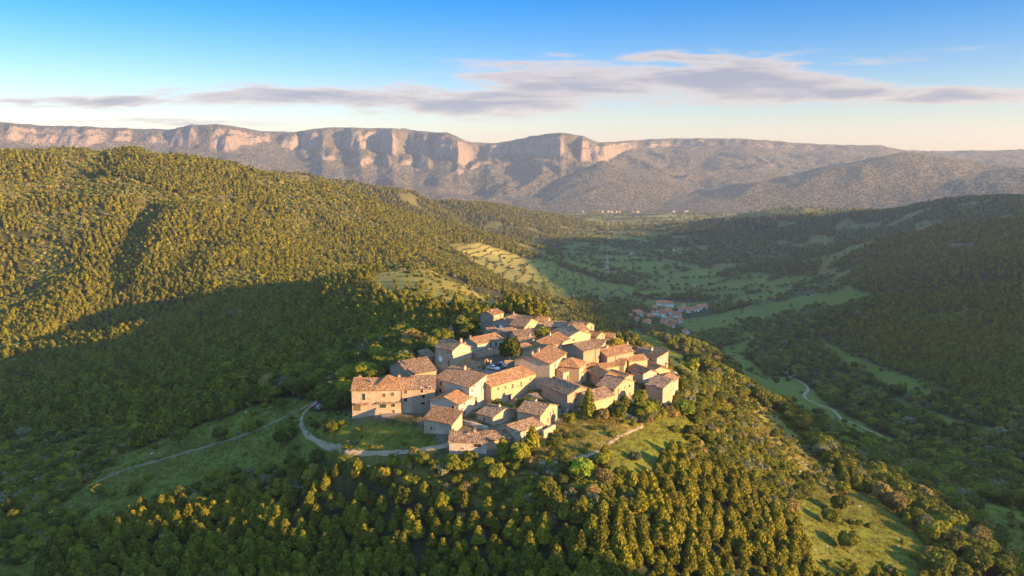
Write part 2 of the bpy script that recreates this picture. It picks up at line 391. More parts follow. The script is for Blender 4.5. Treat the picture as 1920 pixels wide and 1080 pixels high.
# (class, min distance, max distance, outline in photo pixels) painted in order
REG = [
 (BROAD, 300, 1400, [(1120,560),(1330,520),(1500,500),(1650,560),(1560,640),(1760,740),(2100,800),(2100,950),(1700,850),(1500,760),(1400,720),(1250,650),(1130,610)]),
 (FIELD, 1150, 5000, [(900,560),(960,500),(1040,470),(1090,440),(1100,395),(1330,395),(1330,412),(1250,440),(1180,465),(1330,505),(1560,520),(1640,560),(1480,600),(1420,650),(1330,600),(1130,600),(1000,570)]),
 (TERRACE, 1050, 1700, [(830,458),(900,455),(1010,492),(1110,520),(1200,548),(1180,562),(1050,560),(960,535),(880,490)]),
 (FIELD, 3000, 4400, [(1000,385),(1000,412),(1340,412),(1400,385)]),
 (BROAD, 120, 900, [(1150,590),(1330,640),(1500,720),(1700,830),(1950,930),(1950,1100),(1760,1100),(1740,1000),(1560,880),(1430,770),(1300,690),(1200,650)]),
 (SCRUB, 100, 420, [(1190,640),(1290,690),(1420,780),(1540,880),(1620,960),(1560,1090),(1480,1000),(1400,900),(1290,870),(1240,850),(1180,760),(1240,720)]),
 (BROAD, 100, 520, [(470,740),(600,700),(700,650),(850,620),(930,600),(960,640),(760,700),(640,790),(560,790),(530,750)]),
 (SCRUB, 100, 300, [(-50,1100),(-50,960),(130,940),(330,890),(560,835),(850,860),(1150,870),(1210,990),(1130,960),(900,950),(800,925),(720,895),(620,895),(560,920),(420,940),(240,975),(110,1010),(60,1100)]),
 (SCRUB, 100, 420, [(-60,830),(120,820),(250,800),(300,790),(230,860),(150,930),(90,1000),(-60,1010)]),
 (GRASS, 100, 420, [(-50,1110),(-50,1050),(40,1060),(150,975),(110,950),(170,900),(230,850),(370,800),(480,760),(540,745),(600,755),(575,800),(600,840),(720,862),(600,868),(520,880),(400,900),(300,940),(230,965),(150,985),(90,1040),(60,1110)]),
 (GRASS, 100, 300, [(575,770),(650,775),(700,790),(790,800),(845,820),(842,838),(780,846),(690,848),(620,836),(578,805)]),
 (GRASS, 100, 400, [(1480,950),(1560,910),(1640,930),(1740,1020),(1740,1090),(1540,1090),(1500,1020)]),
 (GRASS, 100, 400, [(1150,800),(1290,780),(1310,820),(1240,870),(1170,905),(1145,880)]),
 (DRY, 100, 320, [(985,830),(1040,800),(1050,780),(1110,765),(1200,785),(1200,802),(1130,850),(1020,868)]),
 (DRY, 100, 400, [(1400,720),(1450,760),(1600,930),(1590,960),(1480,880),(1400,790)]),
 (GRASS, 400, 1100, [(1335,660),(1385,640),(1400,600),(1445,590),(1425,625),(1395,665),(1440,705),(1500,712),(1560,765),(1700,838),(1800,872),(1950,905),(1950,990),(1860,950),(1700,880),(1600,835),(1500,790),(1420,740),(1380,690)]),
 (GRASS, 200, 400, [(1810,930),(1950,970),(1950,1080),(1880,1050)]),
 (GRASS, 250, 800, [(1165,610),(1240,640),(1330,705),(1320,722),(1240,680),(1185,640)]),
 (GRASS, 1000, 2600, [(1255,598),(1335,600),(1390,580),(1420,588),(1370,620),(1290,625)]),
 (GRASS, 600, 1100, [(1530,630),(1600,665),(1700,706),(1800,742),(1905,772),(1930,792),(1780,764),(1650,722),(1535,652)]),
 (GRASS, 500, 900, [(1560,690),(1660,738),(1800,790),(1930,820),(1930,828),(1780,800),(1640,742),(1560,702)]),
 (GRASS, 800, 1400, [(1480,560),(1560,545),(1640,548),(1600,566),(1520,575)]),
 (DRY, 350, 640, [(690,522),(720,505),(760,495),(830,510),(900,535),(960,580),(930,582),(870,572),(800,560),(740,548),(700,538)]),
 (SCRUB, 500, 720, [(600,500),(700,480),(840,475),(900,505),(820,508),(720,505),(660,512)]),
 (SCRUB, 880, 1300, [(40,345),(150,330),(240,335),(330,365),(440,375),(440,395),(250,372),(150,372),(40,362)]),
 (ROCK, 1150, 1400, [(262,278),(290,272),(330,287),(310,298),(275,292)]),
 (ROCK, 900, 1200, [(395,366),(440,366),(440,374),(410,376)]),
 (ROCK, 1300, 1900, [(1770,455),(1830,455),(1830,470),(1780,470)]),
 (SCRUB, 2000, 2900, [(1350,388),(1420,378),(1580,384),(1600,400),(1500,405),(1400,410),(1350,420)]),
 (VILLAGE, 100, 420, [(655,790),(665,735),(770,705),(800,680),(835,655),(885,635),(905,600),(930,590),(960,588),(1110,600),(1240,650),(1280,710),(1270,750),(1190,760),(1110,765),(1040,800),(990,830),(950,850),(845,850),(790,800),(770,782)]),
]
def classify(X, Y, Z, wob=True):
    r = np.hypot(X, Y)
    px, py = project(X, Y, Z)
    if wob:
        k = 5.0
        px = px + k * fbm(X / (r * 0.02 + 1), Y / (r * 0.02 + 1), 2)
        py = py + k * 0.6 * fbm(X / (r * 0.02 + 1) + 50, Y / (r * 0.02 + 1), 2)
    c = np.full(X.shape, PINE)
    for k, r0, r1, poly in REG:
        m = (r > r0) & (r < r1)
        if not m.any(): continue
        m[m] = inpoly(px[m], py[m], poly)
        c[m] = k
    fl = (Z - CZ < -252) & (r > 1500) & (r < 4050) & (c == PINE)
    c[fl] = FIELD
    op = (c == PINE) & (r > 620) & (r < 3600) & (fbm(X / 110 + 31, Y / 110, 3) > 0.19)
    c[op] = SCRUB
    c[(r > 3900)] = ROCK
    return c, px, py
# patchwork of fields on the valley floor: jittered cells in world metres
def cells(X, Y, sx, sy, rot=0.3):
    u = (X * math.cos(rot) + Y * math.sin(rot)) / sx; v = (-X * math.sin(rot) + Y * math.cos(rot)) / sy
    u = u + 0.25 * fbm(X / 300, Y / 300, 2); v = v + 0.25 * fbm(X / 300 + 9, Y / 300, 2)
    ui = np.floor(u).astype(int); vi = np.floor(v).astype(int)
    d1 = np.full(X.shape, 9.0); d2 = np.full(X.shape, 9.0); cid = np.zeros(X.shape, int)
    for a in (-1, 0, 1):
        for b in (-1, 0, 1):
            h = _perm[(_perm[(ui + a) & 511] + (vi + b)) & 511]
            cx = ui + a + 0.5 + 0.8 * _gx[h] * 0.5; cy = vi + b + 0.5 + 0.8 * _gy[h] * 0.5
            d = np.hypot(u - cx, v - cy)
            nw = d < d1
            d2 = np.where(nw, d1, np.minimum(d2, d)); cid = np.where(nw, h, cid); d1 = np.where(nw, d, d1)
    return cid, d2 - d1
CLS, GPX, GPY = classify(GX, GY, GZ)
cid, edge = cells(GX, GY, 150, 85)
# clean terraces: contour steps
ter_m = (CLS == TERRACE)
def blur(a, k=1):
    for _ in range(k):
        p = np.pad(a, 1, mode='edge')
        a = (p[1:-1, 1:-1] * 4 + p[:-2, 1:-1] * 2 + p[2:, 1:-1] * 2 + p[1:-1, :-2] * 2 + p[1:-1, 2:] * 2) / 12
    return a
def mk(m, k=1): return blur(m.astype(float), k)
wooded_cell = (cid % 100) < 20
grass = mk((CLS == GRASS) | ((CLS == FIELD) & ~wooded_cell) | (CLS == TERRACE))
dry = mk((CLS == DRY) + (CLS == SCRUB) * 0.55)
rock = mk(CLS == ROCK, 1)
vil = mk(CLS == VILLAGE)
fieldr = np.where((CLS == FIELD) | (CLS == TERRACE), (_ang[cid] / (2 * np.pi)), 0.5)
fieldr = np.where(((CLS == FIELD)) & (edge < 0.06), 0.05, fieldr)
far_dry_sun = (CLS == FIELD) * sstep(G_r, 2700, 3100) + (CLS == TERRACE) * (1 - sstep(GPX, 980, 1040)) * 0.75  # dry gold on the far plain; on left terraces gold stands in for sunlight

def grid_mesh(name, X, Y, Z):
    ni, nj = X.shape
    co = np.stack([X, Y, Z], -1).reshape(-1, 3).astype(np.float32)
    i = np.arange(ni)[:, None]; j = np.arange(nj - 1)[None, :]; i2 = (i + 1) % ni
    q = np.stack([i * nj + j, i * nj + j + 1, i2 * nj + j + 1, i2 * nj + j], -1).reshape(-1, 4)
    me = bpy.data.meshes.new(name)
    me.vertices.add(len(co)); me.vertices.foreach_set('co', co.ravel())
    me.loops.add(q.size); me.loops.foreach_set('vertex_index', q.ravel().astype(np.int32))
    me.polygons.add(len(q)); me.polygons.foreach_set('loop_start', np.arange(0, q.size, 4, dtype=np.int32))
    me.polygons.foreach_set('loop_total', np.full(len(q), 4, dtype=np.int32))
    me.polygons.foreach_set('use_smooth', np.ones(len(q), bool))
    me.update(); me.validate()
    return me
ter_me = grid_mesh("terrain", GX, GY, GZ)
def vattr(me, name, arrs):
    a = me.attributes.new(name, 'FLOAT_COLOR', 'POINT')
    d = np.ones((len(me.vertices), 4), np.float32)
    for k, r_ in enumerate(arrs): d[:, k] = r_.ravel()
    a.data.foreach_set('color', d.ravel())
vattr(ter_me, 'cover', [grass, dry, rock, vil])
vattr(ter_me, 'plots', [fieldr, mk(far_dry_sun), np.where(G_r > 3900, blur(CLF), ter_m.astype(float))])

def new_mat(name):
    m = bpy.data.materials.new(name); m.use_nodes = True
    nt = m.node_tree; nt.nodes.clear()
    out = nt.nodes.new('ShaderNodeOutputMaterial'); b = nt.nodes.new('ShaderNodeBsdfPrincipled')
    nt.links.new(b.outputs[0], out.inputs[0])
    b.inputs['Roughness'].default_value = 0.9
    b.inputs['Specular IOR Level'].default_value = 0.15
    return m, nt, b
def NZ(nt, vec, scale, det=4, rough=0.55, dist=0.0):
    n = nt.nodes.new('ShaderNodeTexNoise'); n.inputs['Scale'].default_value = scale
    n.inputs['Detail'].default_value = det; n.inputs['Roughness'].default_value = rough; n.inputs['Distortion'].default_value = dist
    if vec is not None: nt.links.new(vec, n.inputs['Vector'])
    return n.outputs['Fac']
def BUMP(nt, b, h, strength=0.5, dist=0.1):
    n = nt.nodes.new('ShaderNodeBump'); n.inputs['Strength'].default_value = strength; n.inputs['Distance'].default_value = dist
    nt.links.new(h, n.inputs['Height']); nt.links.new(n.outputs[0], b.inputs['Normal']); return n
def terrain_material():
    m, nt, b = new_mat('land'); L = nt.links.new
    geo = N(nt, 'ShaderNodeNewGeometry'); pos = geo.outputs['Position']
    at = N(nt, 'ShaderNodeAttribute', attribute_name='cover'); s = N(nt, 'ShaderNodeSeparateColor'); L(at.outputs['Color'], s.inputs[0])
    g, d, k = s.outputs; v = at.outputs['Alpha']
    at2 = N(nt, 'ShaderNodeAttribute', attribute_name='plots'); s2 = N(nt, 'ShaderNodeSeparateColor'); L(at2.outputs['Color'], s2.inputs[0])
    fr, fd, tr = s2.outputs
    nl = NZ(nt, pos, 0.02, 5); nm = NZ(nt, pos, 0.16, 5, 0.65); ns = NZ(nt, pos, 1.1, 4, 0.7)
    # under the trees: leaf litter and undergrowth
    litter = MIX(nt, nm, (0.020, 0.028, 0.010), (0.060, 0.055, 0.025))
    # meadow
    gr = MIX(nt, nm, (0.092, 0.090, 0.008), (0.155, 0.145, 0.014))
    gr = MIX(nt, SS(nt, ns, 0.45, 0.75), gr, (0.12, 0.11, 0.035))
    gr2 = MIX(nt, fr, (0.075, 0.108, 0.012), (0.190, 0.245, 0.028))
    gr = MIX(nt, 0.5, gr, gr2)
    gr = MIX(nt, M_(nt, 'MULTIPLY', SS(nt, fr, 0.10, 0.02), 0.8), gr, (0.02, 0.035, 0.012))
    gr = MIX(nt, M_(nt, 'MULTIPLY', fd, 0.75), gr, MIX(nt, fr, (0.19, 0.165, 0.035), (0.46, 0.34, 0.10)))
    # terraces follow the contour: dark hedge lines at fixed heights
    sx = N(nt, 'ShaderNodeSeparateXYZ'); L(pos, sx.inputs[0])
    hz = M_(nt, 'ADD', M_(nt, 'MULTIPLY', sx.outputs[2], 0.16), M_(nt, 'MULTIPLY', nl, 1.6))
    fz = M_(nt, 'FRACT', hz)
    ln = M_(nt, 'MULTIPLY', SS(nt, fz, 0.74, 0.84), tr)
    gr = MIX(nt, M_(nt, 'MULTIPLY', ln, 0.9), gr, (0.03, 0.04, 0.015))
    gr = MIX(nt, M_(nt, 'MULTIPLY', SS(nt, nl, 0.38, 0.62), 0.35), gr, (0.15, 0.145, 0.035))
    gr = MIX(nt, M_(nt, 'MULTIPLY', SS(nt, NZ(nt, pos, 0.45, 5, 0.75), 0.52, 0.66), 0.55), gr, (0.035, 0.050, 0.014))
    dr = MIX(nt, nm, (0.16, 0.145, 0.026), (0.36, 0.28, 0.062))
    dr = MIX(nt, SS(nt, ns, 0.5, 0.72), dr, (0.06, 0.075, 0.02))
    pv = MIX(nt, ns, (0.11, 0.085, 0.06), (0.22, 0.175, 0.13))
    pv = MIX(nt, SS(nt, nm, 0.5, 0.62), pv, (0.055, 0.065, 0.022))
    # limestone with scrub: vegetation takes the gentle slopes
    sn = N(nt, 'ShaderNodeSeparateXYZ'); L(geo.outputs['True Normal'], sn.inputs[0])
    mp = N(nt, 'ShaderNodeMapping'); mp.inputs['Scale'].default_value = (1, 1, 0.35); L(pos, mp.inputs[0])
    r1 = NZ(nt, mp.outputs[0], 0.012, 8, 0.72); r2 = NZ(nt, mp.outputs[0], 0.05, 8, 0.8)
    mpc = N(nt, 'ShaderNodeMapping'); mpc.inputs['Scale'].default_value = (0.03, 0.03, 0.006); L(pos, mpc.inputs[0]); crk = NZ(nt, mpc.outputs[0], 1.0, 6, 0.75, 0.5)
    rk = MIX(nt, r2, (0.15, 0.115, 0.09), (0.42, 0.325, 0.245))
    rk = MIX(nt, M_(nt, 'MULTIPLY', SS(nt, crk, 0.50, 0.60), 0.7), rk, (0.10, 0.08, 0.062))
    vor = N(nt, 'ShaderNodeTexVoronoi'); vor.inputs['Scale'].default_value = 0.075; L(pos, vor.inputs['Vector'])
    dots = SS(nt, M_(nt, 'ADD', vor.outputs['Distance'], M_(nt, 'MULTIPLY', r1, 0.5)), 0.95, 0.55)
    soil = MIX(nt, r1, (0.13, 0.10, 0.065), (0.25, 0.20, 0.13))
    sc_ = MIX(nt, M_(nt, 'MULTIPLY', dots, 0.92), soil, (0.035, 0.045, 0.020))
    steep = SS(nt, M_(nt, 'ADD', sn.outputs[2], M_(nt, 'MULTIPLY', M_(nt, 'SUBTRACT', r1, 0.5), 0.75)), 0.86, 0.66)
    steep = M_(nt, 'MULTIPLY', steep, M_(nt, 'ADD', 0.12, M_(nt, 'MULTIPLY', SS(nt, tr, 0.05, 0.6), 0.88)))
    rk = MIX(nt, steep, sc_, rk)
    outc = litter
    for f, c in ((d, dr), (g, gr), (k, rk), (v, pv)): outc = MIX(nt, f, outc, c)
    L(outc, b.inputs['Base Color'])
    hh = M_(nt, 'ADD', M_(nt, 'MULTIPLY', ns, 0.25), M_(nt, 'MULTIPLY', M_(nt, 'MULTIPLY', r2, k), 14.0))
    hh = M_(nt, 'ADD', hh, M_(nt, 'MULTIPLY', M_(nt, 'MULTIPLY', dots, k), 3.0))
    BUMP(nt, b, hh, 0.9, 1.0)
    b.inputs['Roughness'].default_value = 1.0
    return m
def tag(o, label=None, cat=None, group=None, kind=None):
    if label: o['label'] = label
    if cat: o['category'] = cat
    if group: o['group'] = group
    if kind: o['kind'] = kind
    return o
ter = bpy.data.objects.new('terrain', ter_me); COL.objects.link(ter); tag(ter, kind='structure')
ter_me.materials.append(terrain_material())
# ------------------------------------------------------------------ building materials
def obj_vec(nt, scale=(1, 1, 1)):
    tc = N(nt, 'ShaderNodeTexCoord'); mp = N(nt, 'ShaderNodeMapping'); mp.inputs['Scale'].default_value = scale
    nt.links.new(tc.outputs['Object'], mp.inputs[0]); return mp.outputs[0]
def RND(nt): return N(nt, 'ShaderNodeObjectInfo').outputs['Random']
def wall_material(name, c0, c1, mortar, stone=1.0, stain=(0.5, 0.46, 0.42)):
    m, nt, b = new_mat(name); L = nt.links.new
    v = obj_vec(nt, (2.6, 2.6, 4.2))
    vo = N(nt, 'ShaderNodeTexVoronoi'); vo.inputs['Scale'].default_value = 1.0; L(v, vo.inputs['Vector'])
    ve = N(nt, 'ShaderNodeTexVoronoi', feature='DISTANCE_TO_EDGE'); ve.inputs['Scale'].default_value = 1.0; L(v, ve.inputs['Vector'])
    sc2 = N(nt, 'ShaderNodeSeparateColor'); L(vo.outputs['Color'], sc2.inputs[0])
    w = obj_vec(nt)
    big = NZ(nt, w, 0.35, 5, 0.65); med = NZ(nt, w, 1.7, 5, 0.7)
    c = MIX(nt, M_(nt, 'ADD', M_(nt, 'MULTIPLY', sc2.outputs[0], 0.85 * stone), M_(nt, 'MULTIPLY', med, 0.5), clamp=True), c0, c1)
    c = MIX(nt, M_(nt, 'MULTIPLY', SS(nt, ve.outputs['Distance'], 0.10, 0.02), 0.6 * stone), c, mortar)
    c = MIX(nt, M_(nt, 'MULTIPLY', SS(nt, big, 0.47, 0.64), 0.65), c, stain)
    r = RND(nt)
    hs = N(nt, 'ShaderNodeHueSaturation'); L(c, hs.inputs['Color'])
    L(M_(nt, 'ADD', M_(nt, 'MULTIPLY', r, 0.35), 0.90), hs.inputs['Value'])
    L(hs.outputs[0], b.inputs['Base Color'])
    BUMP(nt, b, M_(nt, 'ADD', M_(nt, 'MULTIPLY', SS(nt, ve.outputs['Distance'], 0.0, 0.12), stone), med), 0.7, 0.08)
    return m
def roof_material(name, cols):
    m, nt, b = new_mat(name); L = nt.links.new
    uv = N(nt, 'ShaderNodeUVMap', uv_map='UVMap').outputs[0]
    mp = N(nt, 'ShaderNodeMapping'); mp.inputs['Scale'].default_value = (4.0, 2.4, 1); L(uv, mp.inputs[0])
    sx = N(nt, 'ShaderNodeSeparateXYZ'); L(mp.outputs[0], sx.inputs[0])
    fl = N(nt, 'ShaderNodeVectorMath', operation='FLOOR'); L(mp.outputs[0], fl.inputs[0])
    wn_ = N(nt, 'ShaderNodeTexWhiteNoise', noise_dimensions='3D')
    oi = N(nt, 'ShaderNodeObjectInfo'); ad = N(nt, 'ShaderNodeVectorMath', operation='ADD'); L(fl.outputs[0], ad.inputs[0]); L(oi.outputs['Random'], ad.inputs[1])
    L(ad.outputs[0], wn_.inputs['Vector'])
    c = RAMP(nt, wn_.outputs['Value'], cols)
    big = NZ(nt, obj_vec(nt), 0.45, 5, 0.7); sp = NZ(nt, obj_vec(nt), 3.0, 3, 0.7)
    c = MIX(nt, M_(nt, 'MULTIPLY', SS(nt, big, 0.48, 0.70), 0.4), c, (0.26, 0.19, 0.13))
    c = MIX(nt, M_(nt, 'MULTIPLY', SS(nt, sp, 0.60, 0.72), 0.5), c, (0.13, 0.085, 0.055))
    hs = N(nt, 'ShaderNodeHueSaturation'); L(c, hs.inputs['Color'])
    L(M_(nt, 'ADD', M_(nt, 'MULTIPLY', oi.outputs['Random'], 0.35), 0.80), hs.inputs['Value'])
    L(hs.outputs[0], b.inputs['Base Color'])
    rows = M_(nt, 'ABSOLUTE', M_(nt, 'SINE', M_(nt, 'MULTIPLY', sx.outputs[0], 3.14159)))
    st = M_(nt, 'FRACT', sx.outputs[1])
    BUMP(nt, b, M_(nt, 'ADD', M_(nt, 'MULTIPLY', rows, 1.0), M_(nt, 'MULTIPLY', st, 0.4)), 0.9, 0.10)
    return m
def plain(name, col, rough=0.8, metal=0.0, spec=0.3, var=0.12):
    m, nt, b = new_mat(name)
    n_ = NZ(nt, obj_vec(nt), 3.0, 4, 0.6)
    c = MIX(nt, n_, tuple(x * (1 - var) for x in col), tuple(min(1, x * (1 + var)) for x in col))
    nt.links.new(c, b.inputs['Base Color'])
    b.inputs['Roughness'].default_value = rough; b.inputs['Metallic'].default_value = metal; b.inputs['Specular IOR Level'].default_value = spec
    return m
MT = {
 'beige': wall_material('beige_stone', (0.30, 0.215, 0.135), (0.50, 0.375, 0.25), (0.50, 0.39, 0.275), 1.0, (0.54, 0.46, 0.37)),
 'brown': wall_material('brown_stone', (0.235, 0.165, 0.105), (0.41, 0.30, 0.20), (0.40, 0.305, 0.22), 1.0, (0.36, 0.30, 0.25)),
 'grey': wall_material('grey_stone', (0.25, 0.20, 0.155), (0.44, 0.36, 0.28), (0.42, 0.36, 0.30), 1.0, (0.50, 0.46, 0.42)),
 'pale': wall_material('pale_plaster', (0.44, 0.355, 0.27), (0.55, 0.45, 0.35), (0.60, 0.53, 0.45), 0.25, (0.50, 0.44, 0.38)),
 'ochre': wall_material('ochre_plaster', (0.38, 0.265, 0.155), (0.52, 0.38, 0.235), (0.47, 0.35, 0.225), 0.8, (0.52, 0.41, 0.29)),
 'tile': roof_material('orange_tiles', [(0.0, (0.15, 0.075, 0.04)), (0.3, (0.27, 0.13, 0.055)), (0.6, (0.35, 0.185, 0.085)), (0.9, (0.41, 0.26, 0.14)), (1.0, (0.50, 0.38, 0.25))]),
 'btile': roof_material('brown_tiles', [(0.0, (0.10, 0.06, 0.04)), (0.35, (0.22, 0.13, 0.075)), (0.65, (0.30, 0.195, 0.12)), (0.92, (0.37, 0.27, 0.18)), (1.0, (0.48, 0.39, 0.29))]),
 'glass': plain('dark_glass', (0.03, 0.03, 0.035), 0.15, 0, 0.5),
 'trim': plain('stone_trim', (0.55, 0.44, 0.33), 0.9),
 'green': plain('green_paint', (0.025, 0.06, 0.045), 0.6),
 'wood': plain('brown_wood', (0.16, 0.07, 0.035), 0.7),
 'olive': plain('olive_paint', (0.14, 0.11, 0.05), 0.7),
 'white': plain('white_paint', (0.78, 0.76, 0.72), 0.5),
 'iron': plain('dark_iron', (0.04, 0.04, 0.045), 0.5, 0.6),
 'vwhite': wall_material('whitewash', (0.66, 0.62, 0.57), (0.80, 0.76, 0.70), (0.7, 0.66, 0.6), 0.1, (0.6, 0.56, 0.5)),
 'rtile': roof_material('red_tiles', [(0.0, (0.42, 0.10, 0.04)), (0.5, (0.58, 0.17, 0.07)), (1.0, (0.66, 0.27, 0.14))]),
}
class MBd:
    def __init__(s): s.v = []; s.f = []; s.uv = []; s.sm = False
    def poly(s, ps, uvs=None):
        i = len(s.v); s.v += [tuple(p) for p in ps]; s.f.append(list(range(i, i + len(ps))))
        s.uv.append(uvs or [(p[0], p[1]) for p in ps])
    def box(s, x0, x1, y0, y1, z0, z1):
        a = [(x0, y0, z0), (x1, y0, z0), (x1, y1, z0), (x0, y1, z0), (x0, y0, z1), (x1, y0, z1), (x1, y1, z1), (x0, y1, z1)]
        for q in ((3, 2, 1, 0), (4, 5, 6, 7), (0, 1, 5, 4), (1, 2, 6, 5), (2, 3, 7, 6), (3, 0, 4, 7)): s.poly([a[k] for k in q])
    def slab(s, quad, t, uvs=None):
        q = [Vector(p) for p in quad]
        nrm = (q[1] - q[0]).cross(q[-1] - q[0]).normalized()
        if nrm.z < 0: nrm = -nrm
        lo = [p - nrm * t for p in q]
        s.poly(q, uvs); s.poly(lo[::-1])
        for k in range(len(q)):
            j = (k + 1) % len(q); s.poly([q[k], lo[k], lo[j], q[j]])
    def cyl(s, x, y, z0, z1, r0, r1=None, n=10):
        r1 = r0 if r1 is None else r1
        A_ = [(x + r0 * math.cos(2 * math.pi * k / n), y + r0 * math.sin(2 * math.pi * k / n), z0) for k in range(n)]
        B_ = [(x + r1 * math.cos(2 * math.pi * k / n), y + r1 * math.sin(2 * math.pi * k / n), z1) for k in range(n)]
        for k in range(n):
            j = (k + 1) % n; s.poly([A_[k], A_[j], B_[j], B_[k]])
        s.poly(A_[::-1]); s.poly(B_)
    def mesh(s, name, mat):
        me = bpy.data.meshes.new(name); me.from_pydata(s.v, [], s.f)
        uvl = me.uv_layers.new(name='UVMap'); k = 0
        flat = [c for u in s.uv for c in u]
        for k, c in enumerate(flat): uvl.data[k].uv = c
        me.materials.append(mat if not isinstance(mat, str) else MT[mat])
        bm = bmesh.new(); bm.from_mesh(me); bmesh.ops.remove_doubles(bm, verts=bm.verts, dist=0.001); bmesh.ops.recalc_face_normals(bm, faces=bm.faces); bm.to_mesh(me); bm.free()
        if s.sm:
            for p in me.polygons: p.use_smooth = True
        return me
    def build(s, name, mat, parent=None):
        o = bpy.data.objects.new(name, s.mesh(name, mat)); COL.objects.link(o)
        if parent is not None: o.parent = parent
        return o
def empty(name, loc, rz=0.0):
    o = bpy.data.objects.new(name, None); COL.objects.link(o); o.location = loc; o.rotation_euler = (0, 0, rz); o.empty_display_size = 0.5
    return o

EXCL = []            # house footprints (M, ux, a, uy, b) kept clear of trees
HOUSES = []
rng = random.Random(4)
def opening(face, root, org, ex, ey, kind, c, w, h):
    """window or door lying on a wall; c = centre in root space, ex = along wall, ey = outward"""
    c = Vector(c); ex = Vector(ex); ey = Vector(ey); ez = Vector((0, 0, 1))
    def bx(mb, x0, x1, d0, d1, z0, z1):
        ps = [c + ex * x + ey * d + ez * z for z in (z0, z1) for x, d in ((x0, d0), (x1, d0), (x1, d1), (x0, d1))]
        for q in ((3, 2, 1, 0), (4, 5, 6, 7), (0, 1, 5, 4), (1, 2, 6, 5), (2, 3, 7, 6), (3, 0, 4, 7)): mb.poly([ps[k] for k in q])
    fr = MBd(); t = 0.12
    bx(fr, -w / 2 - t, w / 2 + t, -0.05, 0.09, h / 2, h / 2 + 0.16)
    bx(fr, -w / 2 - t, -w / 2, -0.05, 0.08, -h / 2, h / 2)
    bx(fr, w / 2, w / 2 + t, -0.05, 0.08, -h / 2, h / 2)
    if kind != 'door': bx(fr, -w / 2 - t, w / 2 + t, -0.05, 0.14, -h / 2 - 0.12, -h / 2)
    isd = kind in ('door', 'garage')
    f = fr.build('door' if isd else 'window', 'trim', root)
    pn = MBd()
    bx(pn, -w / 2, w / 2, -0.04, 0.02, -h / 2, h / 2)
    if isd: pn.build('door_leaf', 'olive' if kind == 'garage' else 'wood', f)
    elif kind in ('shutter', 'green', 'brown'):
        bx(pn, -w / 2 + .02, -0.03, 0.02, 0.05, -h / 2, h / 2); bx(pn, 0.03, w / 2 - .02, 0.02, 0.05, -h / 2, h / 2)
        pn.build('shutter', 'green' if kind == 'green' else 'wood', f)
    else:
        p_ = pn.build('pane', 'glass', f)
        if w > 0.7:
            mb = MBd(); bx(mb, -0.03, 0.03, 0.021, 0.05, -h / 2, h / 2); bx(mb, -w / 2, w / 2, 0.021, 0.045, 0.0, 0.05); mb.build('glazing_bar', 'wood', f)
def solve_h(px, py, h):
    d = ray(px, py); hh = math.hypot(d[0], d[1])
    rs = np.linspace(140, 520, 1500); t = rs / hh
    g = ground(d[0] * t, d[1] * t) + h - (CZ + d[2] * t)
    k = int(np.argmax(g > 0)); return CZ + d[2] * t[k]
def solve_base(px, py, by):
    B = hit(px, by, 120, 800); r = math.hypot(B.x, B.y)
    d = ray(px, py); return CZ + d[2] * r / math.hypot(d[0], d[1])
